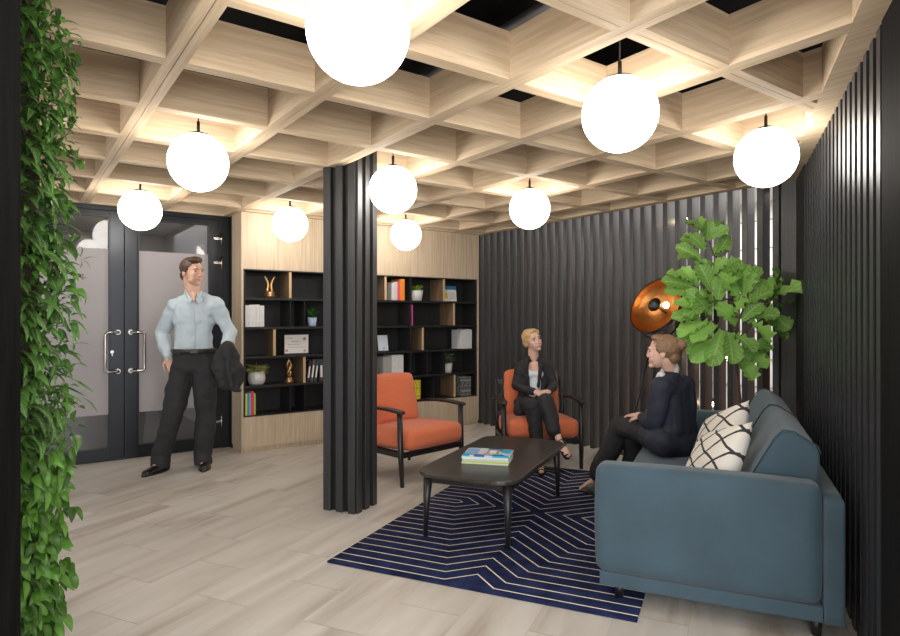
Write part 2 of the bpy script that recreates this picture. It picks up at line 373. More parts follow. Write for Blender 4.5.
# coffered ceiling
S = .646; U0 = .56-3*S; V0 = 1.46-3*S
W = .042; ZT = ZC+.215
dcl = .47
mb = MB()
def ulim(v): return min(4.88, (dcl+.8626*v)/.506)
def vmin(u): return max(-.55, (.506*u-dcl)/.8626)
us = [U0+S*i for i in range(0, 11)]; vs_ = [V0+S*j for j in range(0, 12)]
for i, u in enumerate(us):
    if u > 4.8: continue
    a = vmin(u); b = 6.6 if u < 1.95 else 6.2
    mb.box(u-W, u-.0015, a, b, ZC, ZT, 1); mb.box(u+.0015, u+W, a, b, ZC, ZT, 1); mb.box(u-.0016, u+.0016, a, b, ZC+.006, ZC+.05, 2)
for j, v in enumerate(vs_):
    b = ulim(v)
    if v > 6.0: b = min(b, 1.86 if v > 6.3 else b)
    if v < -.6: continue
    e = .003
    stops = [U0-.6]+us+[b]
    for k in range(len(stops)-1):
        x0 = stops[k]+(W if k else 0); x1 = stops[k+1]-W if k < len(stops)-2 else stops[k+1]
        if k < len(stops)-2: x1 = stops[k+1]-W
        x1 = min(x1, b)
        if x1-x0 < .02: continue
        if j in (3, 7):
            mb.box(x0, x1, v-W, v-.0015, ZC+.0005, ZT, 0); mb.box(x0, x1, v+.0015, v+W, ZC+.0005, ZT, 0); mb.box(x0, x1, v-.0016, v+.0016, ZC+.006, ZC+.05, 2)
        else:
            mb.box(x0, x1, v-W*.85, v+W*.85, ZC+.0005, ZT, 0)
# borders: along the right slatted wall, the back slatted wall, the joinery and the doors
rot = Matrix.Rotation(PH-TH, 4, 'Z')
mb.box(dcl-.05, .56, .9, 5.75, ZC-.001, ZT, 1, m=rot)
mb.box(4.80, 4.90, 2.3, 6.25, ZC-.0015, ZT, 1)
mb.box(1.87, 4.9, 6.13, 6.6, ZC-.001, ZT, 0)
mb.box(-2.2, 1.9, 6.56, 6.75, ZC-.001, ZT, 0)
ceil = struct('ceiling', mb, ['oak_x', 'oak_y', 'groove'], TH)
mb = MB(); mb.box(-3.2, 7.4, -1.2, 9.6, 3.0, 3.05)
struct('ceiling', mb, 'plenum', TH)
for (p, q, r) in (((-.8,1.0),(4.6,1.35),.03), ((-1,2.0),(4.8,1.8),.02), ((2.1,-.3),(2.2,6),.05), ((.2,2.9),(4.8,2.95),.015)):
    mb = MB(); mb.tube([AB(p[0],p[1],2.86), AB(q[0],q[1],2.86)], r, 10)
    o = mb.build('ceiling_pipe', 'pipe'); tag(o, kind='structure'); o.name = 'trim_%d' % (10+int(r*1000))

# back slatted wall (u = 4.9)
mb = MB(); PV = .1255
v = 2.42; slats = []
while v < 6.3:
    mb.box(4.90, 5.015, v, v+.047, 0, 2.46); slats.append(v); v += PV
mb.box(4.90, 5.0, 2.12, 2.40, 0, 2.46)
struct('wall_back', mb, 'slat', TH)
# room beyond the slats
mb = MB(); mb.box(6.6, 6.7, .5, 8.5, 0, 3.0); mb.box(4.9, 6.7, 8.4, 8.5, 0, 3)
mb.box(5.0, 6.65, .5, 8.5, 2.6, 2.62)
struct('wall_far', mb, 'white_wall', TH)
mb = MB()
for z in [k*.3 for k in range(1, 9)]: mb.box(6.59, 6.6, .5, 8.4, z, z+.006)
struct('trim_1', mb, 'groove', TH)
mb = MB(); mb.box(6.5, 6.58, 2.0, 2.75, .05, 1.55); o = mb.build('wall_panel', mat('terracotta', (.55, .2, .07), .6)); o.rotation_euler = (0,0,TH)
tag(o, 'orange panel glimpsed through the gaps of the black slat screen behind the fig tree', 'panel')
# right slatted wall (plane D = .515, C 2.63..4.86)
mb = MB(); c = 2.66
while c < 4.86:
    mb.box(.515, .56, c, c+.062, 0, 2.50); c += .1185
struct('wall_right', mb, 'slat_gloss', PH)
mb = MB(); mb.box(.56, .62, 2.6, 5.6, 0, 2.62); mb.box(.505, .56, 4.87, 5.75, 0, 2.46)
struct('wall_right', mb, 'backing', PH)
mb = MB(); mb.box(.513, .80, 2.30, 2.632, 0, 2.62, bev=.004)
o = struct('trim_2', mb, 'post', PH)
# left black post and structure at the green wall
mb = MB(); mb.box(-1.7, -1.186, 1.62, 1.70, 0, 2.4, bev=.003)
struct('trim_3', mb, 'post')
mb = MB(); mb.box(-2.4, -1.42, 2.03, 2.12, 0, 2.4)
struct('wall_left', mb, 'backing')

# column
mb = MB(); mb.box(-.115, .115, -.115, .115, 0, 2.63, 0)
for k in (-1, 0, 1):
    for sg in (-1, 1):
        x = k*.1
        mb.box(x-.028, x+.028, sg*.115 if sg > 0 else -.145, .145 if sg > 0 else -.115, 0, 2.62, 1)
        mb.box(sg*.115 if sg > 0 else -.145, .145 if sg > 0 else -.115, x-.028, x+.028, 0, 2.62, 1)
o = struct('column', mb, ['backing', 'column'], PH, CD(3.735, -2.445)); bev_mod(o, .002, 1)
o['label'] = 'square black structural column clad in vertical slats'; o['category'] = 'column'

# ------------------------------------------------------------------ doors (v = 6.6)
VD = 6.60
mb = MB(); mb.box(-.10, 1.86, VD-.02, VD+.08, 2.365, 2.425); mb.box(1.80, 1.868, VD-.02, VD+.08, 0, 2.37); mb.box(-.10, -.03, VD-.02, VD+.08, 0, 2.37)
struct('trim_4', mb, 'alu', TH)
mb = MB(); mb.box(-2.4, -.10, VD, VD+.1, 0, 2.5)
struct('wall_left', mb, 'backing', TH)
def door(n, x0, x1, st0, st1, hx):
    d = empty('door_%d' % n, AB((x0+x1)/2, VD, 0), TH, kind='structure')
    cx = (x0+x1)/2; a, b = x0-cx, x1-cx
    g0, g1 = a+st0, b-st1
    mb = MB(); mb.box(a, g0, -.02, .03, .005, 2.362); mb.box(g1, b, -.02, .03, .005, 2.362)
    mb.box(g0, g1, -.02, .03, .005, .115); mb.box(g0, g1, -.02, .03, 2.315, 2.362)
    fr = mb.build('door_frame', 'alu', d); bev_mod(fr, .003)
    mb = MB()
    for (p, q, r, s_) in ((g0, g0+.012, .115, 2.315), (g1-.012, g1, .115, 2.315), (g0+.012, g1-.012, .115, .127), (g0+.012, g1-.012, 2.303, 2.315)):
        mb.box(p, q, -.028, .03, r, s_)
    mb.build('glazing_bead', 'black', d)
    mb = MB(); mb.box(g0, g1, 0, .008, .115, 2.315); mb.build('pane', 'glass', d)
    mb = MB(); mb.box(g0+.012, g1-.012, -.006, -.002, .44, 2.0); mb.build('frosted_film', 'frost', d)
    h = hx-cx
    sg = 1 if h > 0 else -1
    # pull handle: C shape, grip offset from the stile
    mb = MB(); mb.tube([(h, -.02, 1.215), (h, -.075, 1.225), (h-sg*-.0, -.085, 1.225)], .013, 12)
    gx = h+(-.11 if n == 1 else .11)
    mb = MB(); pts = [(h, -.02, 1.215), (h, -.07, 1.215), ((h+gx)/2, -.08, 1.215), (gx+(.015 if n == 1 else -.015), -.08, 1.213), (gx, -.08, 1.195), (gx, -.08, .865), (gx+(.015 if n == 1 else -.015), -.08, .847), ((h+gx)/2, -.08, .845), (h, -.07, .845), (h, -.02, .845)]
    mb.tube(pts, .0135, 12); hd = mb.build('door_handle', 'chrome', d)
    for z in (1.215, .845):
        mb = MB(); mb.lathe([(.024, 0), (.024, .008)], 16, m=Matrix.Translation((h, -.02, z)) @ Matrix.Rotation(R(90), 4, 'X')); mb.build('rosette', 'chrome', hd)
    return d
d1 = door(1, -.025, .886, .13, .118, .835)
d2 = door(2, .892, 1.80, .112, .128, .945)
mb = MB(); mb.lathe([(.016, 0), (.016, .01)], 16, m=Matrix.Translation((.355, -.02, 1.03)) @ Matrix.Rotation(R(90), 4, 'X')); mb.box(.351, .359, -.034, -.03, .99, 1.03); mb.build('lock_cylinder', 'chrome', d1)
for z in (2.17, 1.92, .28):
    mb = MB(); mb.box(.36, .44, -.04, -.02, z-.012, z+.012); mb.tube([(.438, -.045, z-.06), (.438, -.045, z+.06)], .011, 10); mb.build('hinge', 'chrome', d2)
# corridor beyond the doors
mb = MB(); mb.box(-3, 2, 6.7, 10.4, .001, .006); struct('floor_corridor', mb, mat('corridor_floor', (.16,.145,.135), .35, var=.2, vscale=2), TH)
mb = MB(); mb.box(-3, 4.8, 10.4, 10.5, 0, 2.7); mb.box(1.95, 2.05, 6.7, 10.4, 0, 2.7); mb.box(-3.1, -3, 6.7, 10.4, 0, 2.7)
mb.box(-3, 2, 6.75, 10.4, 2.62, 2.64)
struct('wall_corridor', mb, 'white_wall', TH)
mb = MB(); mb.box(1.872, 4.95, 6.5, 6.62, 0, 2.6); struct('wall_joinery', mb, 'backing', TH)

# ------------------------------------------------------------------ bookcase
bc = empty('bookcase', AB(3.36, 6.17, 0), TH, 'built-in oak bookcase with black shelving niche along the wall behind the column', 'bookcase')
x0, x1 = -1.49, 1.51   # u 1.87 .. 4.87
N0, N1 = -1.47, 1.48   # niche
Z0, Z1 = .36, 1.84; RH = (Z1-Z0)/5
mb = MB(); mb.box(x0, x1, 0, .02, .05, Z0); mb.box(x0+.01, x1, .03, .32, 0, .05); mb.box(x0, x1, .02, .32, .05, Z0-.001); mb.build('base_panel', 'oak_z', bc)
mb = MB(); mb.box(x0, x1, 0, .32, Z1, ZC-.004); mb.build('top_panel', 'oak_z', bc)
for k in range(-1, 3):
    xx = x0+ (k+1)*.98+.0
mb = MB(); mb.box(x0, N0, 0, .32, Z0, Z1); mb.build('side_panel', 'oak_z', bc)
mb = MB(); mb.box(N1, x1, 0, .32, Z0, Z1); mb.build('side_panel', 'oak_z', bc)
mb = MB(); mb.box(N0, N1, .29, .318, Z0, Z1); mb.build('back_panel', 'black_ply', bc)
for i in range(6):
    mb = MB(); z = Z0+RH*i
    mb.box(N0, N1, -.004, .29, z-(.012 if i else 0), z+(.012 if i < 5 else 0)); mb.build('shelf', 'black_ply', bc)
ud = lambda u: u-3.36
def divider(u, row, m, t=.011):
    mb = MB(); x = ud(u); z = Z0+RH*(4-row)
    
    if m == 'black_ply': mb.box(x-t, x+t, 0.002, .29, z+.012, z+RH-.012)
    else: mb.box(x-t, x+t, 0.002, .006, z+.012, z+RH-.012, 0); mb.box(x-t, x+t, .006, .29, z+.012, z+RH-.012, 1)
    o = mb.build('divider', m if m == 'black_ply' else [m, 'oak_shaded'], bc)
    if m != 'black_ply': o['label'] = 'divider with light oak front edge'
for u in (1.90, 2.875, 3.85, 4.83):
    for r in range(5): divider(u, r, 'black_ply', .010)
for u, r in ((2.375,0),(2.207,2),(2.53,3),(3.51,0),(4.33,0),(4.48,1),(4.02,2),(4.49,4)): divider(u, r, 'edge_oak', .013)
for u, r in ((2.375,1),(2.535,1),(2.375,4),(2.535,4),(4.09,3),(4.34,3),(4.18,4)): divider(u, r, 'black_ply', .004)
def SH(u, row, v=6.25): return AB(u, v, Z0+RH*(4-row)+.0125)
def book(u, row, w, h, d, m, label, group, lean=0, v=6.19, name='book', cat='book'):
    mb = MB()
    if isinstance(m, str): mm = M[m]
    else: mm = mat('cover', m, .5)
    mb.box(0, w, 0, d, 0, h, 0); mb.box(.0015, w-.0015, .004, d+.0005, .003, h+.0004, 1)
    o = mb.build(name, [mm, 'paper']); o.location = SH(u, row, v); o.rotation_euler = (0, lean, TH)
    if lean > 0: pass
    tag(o, label, cat, group); return o
ordn = ['leftmost', 'second from left', 'third from left', 'fourth from left', 'fifth from left', 'sixth from left']
u = 1.915
for i, (w, h) in enumerate(((.035,.215),(.07,.222),(.035,.225),(.045,.215))):
    book(u, 1, w, h, .2, 'white_book', 'pale white book on the blue pot shelf, %s of its four' % ordn[i], 'white books on the second shelf'); u += w+.002
u = 1.915
for i, (cc, w, h, nm) in enumerate((((.60,.62,.05),.02,.22,'yellow-green'),((.05,.25,.42),.016,.225,'dark blue'),((.12,.42,.62),.016,.225,'light blue'),((.75,.04,.10),.032,.235,'thick red'),((.30,.55,.06),.016,.215,'lime green'))):
    book(u, 4, w, h, .2, cc, '%s spined book standing at the left end of the lowest shelf' % nm, 'coloured books on the lowest shelf'); u += w+.001
u = 2.56
for i, (cc, w, h, nm, ln) in enumerate((((.02,.02,.03),.03,.22,'slim black book beside the oak divider',R(8)),((.10,.075,.06),.03,.235,'brown book leaning right in the dark row',R(8)),((.03,.05,.08),.03,.225,'navy book leaning right in the dark row',R(8)),((.04,.035,.035),.045,.23,'wide charcoal book nearest the black column',0))):
    o = book(u, 3, w, h, .19, cc, nm + ' on the fourth shelf', 'dark books on the fourth shelf', ln); 
    if ln: o.location.z += math.sin(ln)*w+.0005
    mb = MB(); mb.box(w*.25, w*.75, -.001, 0, h*.2, h*.75); mb.build('spine_title', 'paper', o); u += w+(.012 if ln else 0)
    if i == 2: u += .02
# right module books
u = 3.60
for i, (cc, w, h, nm, ln) in enumerate((((.62,.60,.58),.035,.20,'white book standing behind black lettering',R(0)),((.55,.54,.53),.04,.215,'pale grey book in the middle',0),((.70,.08,.12),.03,.225,'crimson book',0),((.80,.24,.03),.065,.25,'tall orange book',0))):
    book(u, 0, w, h, .2, cc, '%s of the top shelf right of the column' % nm, 'books on the top shelf', ln); u += w+.002
mb = MB(); mb.box(0, .16, 0, .018, 0, .19, 0); mb.box(.0, .16, -.001, 0, .145, .19, 1); mb.box(0, .16, -.001, 0, 0, .14, 3); mb.box(.02, .05, -.002, -.001, .03, .10, 2)
for k in range(5): mb.box(.065, .145, -.002, -.001, .03+.018*k, .036+.018*k, 4)
o = mb.build('brochure', ['paper', mat('bro_blue', (.02,.16,.33), .5), mat('bro_yellow', (.7,.5,.05), .5), mat('bro_page', (.66,.64,.6), .6), mat('bro_text', (.4,.38,.35), .6)]); o.scale = (1.25, 1, 1); o.location = SH(4.365, 0, 6.23)+Vector((0,0,.003)); o.rotation_euler = (R(-8), 0, TH); tag(o, 'blue and white brochure propped up on the top right shelf', 'brochure')
book(3.868, 1, .022, .245, .2, (.62, .06, .28), 'slim magenta pink book alone on the second shelf right of the column', None)
mb = MB(); mb.box(0, .14, 0, .012, 0, .19, 0); mb.box(.005, .135, -.0015, 0, .005, .185, 1); mb.box(.07, .085, -.003, -.0015, .025, .042, 2)
o = mb.build('framed_photo', ['chrome', mat('pale_blue', (.55,.62,.68), .5), 'red']); o.location = SH(3.44, 2, 6.22)+Vector((0,0,.003)); o.rotation_euler = (R(-10), 0, TH); tag(o, 'pale blue certificate in slim frame with red seal, leaning on shelf above the orange chair', 'picture frame')
u = 4.60
for i, (w, h) in enumerate(((.09,.235),(.025,.245),(.025,.245),(.03,.24))):
    book(u, 2, w, h, .2, 'white_book', 'off-white book on the middle shelf at the far right end, %s of four' % ordn[i], 'white books on the middle shelf'); u += w+.001
u = 3.49
for i, (m_, w, h) in enumerate((((.35,.34,.32),.11,.235),('white_book',.085,.25),('white_book',.07,.25))):
    nm = ('grey', 'white', 'white')[i]
    book(u, 3, w, h, .2, m_, 'wide %s binder behind the orange armchair back, %s of three' % (nm, ordn[i]), 'binders on the fourth shelf', name='binder', cat='binder'); u += w+.002
u = 3.87
for i in range(3):
    book(u, 4, .042, .235, .2, 'yellow_book', 'yellow book with black speckled spine on the lowest shelf, %s of three' % ordn[i], 'yellow books on the lowest shelf'); u += .0425
u = 4.60
for i in range(4):
    book(u, 4, (.045,.03,.045,.035)[i], (.23,.24,.225,.235)[i], .18, 'grey_book', 'dark grey and white book on the lowest shelf far right, %s of four' % ordn[i], 'grey books on the lowest shelf'); u += (.045,.03,.045,.035)[i]+.001
# framed certificate
ct = empty('framed_certificate', SH(2.33, 2, 6.25), TH, 'black framed white award certificate with gold seal on the middle shelf', 'certificate')
mb = MB(); mb.box(0, .29, 0, .018, 0, .012); mb.box(0, .29, 0, .018, .208, .22); mb.box(0, .012, 0, .018, .012, .208); mb.box(.278, .29, 0, .018, .012, .208); mb.build('frame', 'black_metal', ct)
mb = MB(); mb.box(.012, .278, .006, .014, .012, .208, 0)
for (a, b, z, t) in ((.09,.17,.135,.008),(.05,.18,.105,.004),(.03,.10,.17,.006),(.06,.25,.075,.003)): mb.box(a, b, .0045, .006, z, z+t, 1)
mb.lathe([(.018,0),(.018,.002)], 14, 2, m=Matrix.Translation((.235,.006,.165)) @ Matrix.Rotation(R(90),4,'X'))
mb.box(.025, .05, .0045, .006, .03, .055, 3); mb.box(.225,.25,.0045,.006,.03,.045,1)
mb.build('certificate_sheet', ['paper', mat('ink', (.25,.24,.24), .6), mat('seal', (.35,.22,.15), .5), mat('stamp', (.6,.25,.22), .6)], ct)
# trophies
t = empty('trophy', SH(2.19, 0, 6.27), TH, 'bronze trophy of two curved blades on a round base, top left shelf', 'trophy')
mb = MB(); mb.lathe([(.055,0),(.055,.012),(.05,.014),(.05,.062),(.045,.065)], 24); mb.build('base', 'bronze', t)
mb = MB(); mb.lathe([(.057,.0),(.057,.018)], 24); mb.build('plinth', 'bronze_dark', t)
for sg in (-1, 1):
    mb = MB(); pts = [(sg*(.016+.042*abs((k-4)/6)**1.6*(1 if k > 4 else .55)), 0, .064+.165*k/10) for k in range(11)]
    mb.tube(pts, [.016-.0005*k for k in range(11)], 10, flat=1.0); mb.build('blade', 'bronze', t)
t = empty('trophy', SH(2.40, 3, 6.27), TH, 'bronze twisted flame trophy between the succulent pot and oak divider', 'trophy')
mb = MB(); mb.lathe([(.046,0),(.046,.02),(.038,.026),(.036,.05),(.02,.062)], 24); mb.build('base', 'bronze', t)
for q in (0, 1):
    mb = MB(); pts = []; rr = []
    for k in range(14):
        a = k/13; an = a*3.4+q*math.pi; rad = .032*math.sin(math.pi*min(1, a*1.15))*(1-.1*a)+.004
        pts.append((rad*math.cos(an), rad*math.sin(an)*.6, .06+.20*a*(1 if q == 0 else .96))); rr.append(.006+.011*math.sin(math.pi*min(1,a*1.02)))
    mb.tube(pts, rr, 10); mb.build('flame', 'bronze', t)

# ------------------------------------------------------------------ foliage helpers
def leaf(bm, base, dirv, L, Wd, droop=.3, nseg=5, shape='lance', fold=.25, mi=0, twist=0, wavy=0, hint=None):
    d = Vector(dirv).normalized(); up = Vector((0,0,1))
    side = d.cross(Vector(hint) if hint else up)
    if side.length < .05: side = Vector((1,0,0))
    side.normalize()
    if twist: side = Matrix.Rotation(twist, 3, d) @ side
    nrm = side.cross(d).normalized()
    uvl = bm.loops.layers.uv.verify()
    rows = []; p = Vector(base); step = L/nseg; cur = d.copy()
    for i in range(nseg+1):
        t = i/nseg
        if shape == 'lance': w = math.sin(math.pi*min(1, t**.75))**.8*(1-t*.25)
        elif shape == 'heart': w = math.sin(math.pi*t**.55)**.75 if 0 < t < 1 else 0
        elif shape == 'fiddle': w = (.38+.62*t**1.0)*math.sin(math.pi*min(.995, .06+t*.94))**.42*(1-.14*math.exp(-((t-.38)/.12)**2))
        w = max(w, .02)*Wd/2
        nr = side.cross(cur).normalized()
        wv = wavy*Wd*math.sin(i*2.6+base[0]*50)
        rows.append([p+side*(-w)+nr*(fold*w+wv), p+side*(-w*.5)+nr*(fold*w*.35), p.copy(), p+side*(w*.5)+nr*(fold*w*.35), p+side*w+nr*(fold*w-wv)])
        p = p+cur*step
        cur = (Matrix.Rotation(-droop*2/nseg, 3, side) @ cur).normalized()
    vs = [[bm.verts.new(q) for q in r] for r in rows]
    for i in range(nseg):
        for k in range(4):
            f = bm.faces.new((vs[i][k], vs[i][k+1], vs[i+1][k+1], vs[i+1][k])); f.smooth = True; f.material_index = mi
            for lp, (a, b) in zip(f.loops, ((k, i), (k+1, i), (k+1, i+1), (k, i+1))): lp[uvl].uv = ((a-2)/2, b/nseg)
def rnd(a, b): return random.uniform(a, b)

# green wall beside the left post
GX, GY = -1.42, 2.0
gw = empty('green_wall', (GX, GY, 0), 0, 'vertical garden of hanging green foliage beside the black post at the left edge', 'plant wall')
prof = [(0,50),(40,66),(70,64),(95,58),(120,60),(150,66),(170,56),(190,60),(215,66),(240,62),(265,70),(295,66),(325,56),(350,60),(380,58),(405,68),(430,60),(460,62),(500,54),(520,60),(560,54),(580,60),(605,50),(636,54),(760,50)]
def edge(z):
    y = 318-(z-CH)*F/GY
    for (y0, a), (y1, b) in zip(prof, prof[1:]):
        if y0 <= y <= y1: return ((a+(b-a)*(y-y0)/(y1-y0))-450)/F*GY-GX
    return (50-450)/F*GY-GX
mbs = {'long': MB(), 'vine': MB(), 'fern': MB()}
mb = MB(); mb.box(-.30, .045, -.03, .06, 0, 2.40); mb.build('planter_panel', 'soil', gw)
for k in range(3600):
    z = rnd(0.05, 2.4)
    ex = edge(z)
    x = rnd(-.06, ex-.035); y = -.05+rnd(-.05, .04)
    if x > .04: y = rnd(-.07, .14)
    out = Vector((rnd(-.5, 1.0)+(.4 if x > .03 else 0), rnd(-1.1, -.1), rnd(-.5, .6)))
    if z > .92:
        q = random.random()
        if q < .5:
            leaf(mbs['long'].bm, (x, y, z), out+Vector((0,0,.25)), rnd(.06, .12), rnd(.016, .030), rnd(.5, 1.1), 6, 'lance', .3, 0, rnd(-.5, .5))
        elif q < .8:
            leaf(mbs['fern'].bm, (x, y+.02, z), out, rnd(.04, .09), rnd(.006, .012), rnd(.2, .9), 4, 'lance', .2, 0, rnd(-1, 1))
        else:
            leaf(mbs['vine'].bm, (x, y, z), out+Vector((0,0,-.3)), rnd(.04, .06), rnd(.02, .03), rnd(.4, 1.2), 5, 'heart', .25, 0, rnd(-.8, .8))
    else:
        leaf(mbs['vine'].bm, (x, y, z), out+Vector((0,0,-.6)), rnd(.045, .085), rnd(.018, .034), rnd(.3, 1.0), 6, 'heart' if k % 2 else 'lance', .3, 0, rnd(-.8, .8))
for k in range(70):
    z = rnd(.98, 2.36)
    leaf(mbs['long'].bm, (edge(z)-.08+rnd(-.03,.02), rnd(-.09, .06), z+rnd(-.01,.01)), (1, rnd(-.7, .2), rnd(-.1, .6)), rnd(.11, .16), rnd(.022, .036), rnd(.6, 1.1), 7, 'lance', .3, 0, rnd(-.5,.5))
for k in range(26):
    z = rnd(.98, 2.34)
    leaf(mbs['long'].bm, (rnd(-.02,.08), -.10, z), (rnd(.2,1), -.5, rnd(.1, .6)), rnd(.12, .17), rnd(.035, .048), rnd(.5, 1.0), 7, 'lance', .25, 0, rnd(-.3,.3))
leaf(mbs['long'].bm, (.075, -.06, 2.22), (.18, 0, 1), .19, .036, .2, 7, 'lance', .3, 0, 1.2)
leaf(mbs['long'].bm, (.05, -.07, 2.20), (-.1, 0, 1), .17, .03, .2, 7, 'lance', .3, 0, 1.2)
mbs['long'].build('striped_foliage', 'long_leaf', gw, False); mbs['vine'].build('vine_foliage', 'vine_leaf', gw, False); mbs['fern'].build('fern_foliage', 'fern_leaf', gw, False)

# fiddle leaf fig behind the far end of the sofa
TB = CD(5.33, .10)
fig = empty('fiddle_leaf_fig', TB, 0, 'tall fiddle-leaf fig tree with large bright green leaves behind the blue sofa', 'potted tree')
def FL(px, py, dy=0):
    Y = TB.y+dy
    while True:
        q = P(px, py, Y)
        if q.x*math.cos(TH)+q.y*math.sin(TH) < 4.80 and q.x*math.cos(PH)+q.y*math.sin(PH) < .44: return q-TB
        Y -= .02
mb = MB(); mb.lathe([(.12,0),(.125,.01),(.155,.30),(.16,.31),(.145,.31),(.14,.28)], 28); mb.build('pot', 'black', fig)
mb = MB(); mb.lathe([(.139,.26),(.139,.275)], 24); mb.build('soil', 'soil', fig)
tr = [(0,0,.26), FL(740,440), FL(741,410), FL(738,380), FL(735,358), FL(738,335), FL(733,300), FL(722,275), FL(712,250), FL(706,232)]
mb = MB(); mb.tube(tr, [.014,.014,.013,.012,.012,.011,.010,.009,.007,.005], 8)
for pts in ([FL(735,352), FL(722,330,-.05), FL(705,315,-.1), FL(690,312,-.12)], [FL(737,340), FL(752,325,-.05), FL(768,318,-.1), FL(778,300,-.05)], [FL(733,300), FL(715,298,.05), FL(700,285,.05), FL(692,268)],
            [FL(736,345), FL(735,330,-.15), FL(745,305,-.18), FL(750,285,-.15)], [FL(735,358), FL(745,350,-.1), FL(760,350,-.15)], [FL(735,358), FL(722,360,-.1), FL(705,352,-.15)], [FL(722,275), FL(718,262,-.05), FL(728,250,-.08)]):
    mb.tube(pts, [.008,.007,.006,.004], 6)
mb.build('trunk', 'stem', fig)
mb = MB()
LF = [ # base px, tip px, dy base, dy tip, width
 ((706,234),(700,219),0,-.02,.10),((706,234),(722,218),0,.03,.13),((706,236),(688,226),0,-.1,.12),((707,240),(727,231),0,-.12,.12),((704,245),(686,238),0,-.05,.11),
 ((706,246),(680,240),0,.05,.10),((706,240),(712,226),-.02,-.1,.12),((716,255),(736,238),0,-.05,.12),((712,252),(735,240),0,.08,.10),
 ((700,258),(679,252),0,-.05,.13),((700,262),(683,258),0,-.12,.12),((705,250),(694,240),-.05,-.14,.14),((712,256),(728,252),0,-.1,.11),
 ((722,276),(740,262),0,-.1,.16),((722,272),(736,282),-.02,-.12,.16),((716,276),(742,268),-.05,-.2,.17),((712,276),(724,258),-.05,-.12,.13),((716,268),(700,262),0,-.1,.13),
 ((696,284),(672,275),-.02,-.12,.15),((694,288),(670,287),0,-.15,.15),((696,292),(672,297),0,-.1,.14),((698,286),(683,270),0,-.03,.13),((704,290),(688,305),-.02,-.15,.15),((700,280),(706,262),0,-.08,.13),
 ((712,292),(700,268),-.05,-.15,.16),((722,292),(738,276),-.1,-.22,.18),((733,296),(745,264),-.12,-.2,.20),((738,300),(727,276),-.15,-.24,.20),((742,296),(752,272),-.15,-.25,.21),((748,294),(756,268),-.14,-.2,.19),
 ((745,305),(772,292),-.16,-.26,.18),((752,300),(770,284),-.12,-.18,.16),((768,302),(790,280),-.06,-.08,.17),((768,304),(793,290),-.05,.02,.18),((770,300),(776,278),-.05,-.1,.17),((774,312),(789,304),-.06,-.12,.15),((772,316),(787,330),-.08,-.12,.17),
 ((765,320),(784,340),-.1,-.1,.17),((752,318),(778,318),-.15,-.25,.19),((748,322),(768,340),-.16,-.27,.2),((742,320),(760,306),-.16,-.28,.17),
 ((724,312),(700,300),-.08,-.2,.18),((712,314),(690,298),-.1,-.2,.16),((706,314),(680,306),-.1,-.2,.14),((700,318),(678,322),-.1,-.2,.15),((708,322),(684,338),-.1,-.2,.17),
 ((716,325),(698,345),-.1,-.25,.18),((722,330),(716,362),-.1,-.25,.19),((728,332),(734,362),-.12,-.28,.2),((712,330),(692,352),-.05,-.1,.16),((704,338),(680,348),-.08,-.12,.14),((716,340),(700,363),-.12,-.2,.17),
 ((736,335),(752,352),-.15,-.28,.18),((736,325),(722,312),-.12,-.24,.18),((730,318),(744,302),-.12,-.26,.18),((745,345),(770,352),-.12,-.22,.17),((742,350),(764,368),-.12,-.25,.17),((740,360),(768,358),-.08,-.18,.15),
 ((728,345),(745,362),-.1,-.22,.17),((718,300),(722,280),-.08,-.18,.17),((712,305),(690,318),-.1,-.22,.16),((726,348),(704,360),-.1,-.2,.17),((735,358),(752,378),-.1,-.22,.17),((737,356),(754,374),-.1,-.15,.15)]
for (b, t, db, dt, w) in LF:
    p = FL(*b, db); q = FL(*t, dt); d = q-p; L_ = max(d.length, .14)
    dd = d+Vector((0,0,.28*L_))
    leaf(mb.bm, p, dd, L_*1.08, w*1.05, rnd(.2,.5), 10, 'fiddle', rnd(.15,.55), 0, 0, .13, (-.35+rnd(-.7,.7), -.8, .5+rnd(-.5,.7)))
ob = mb.build('foliage', 'fig_leaf', fig, False)

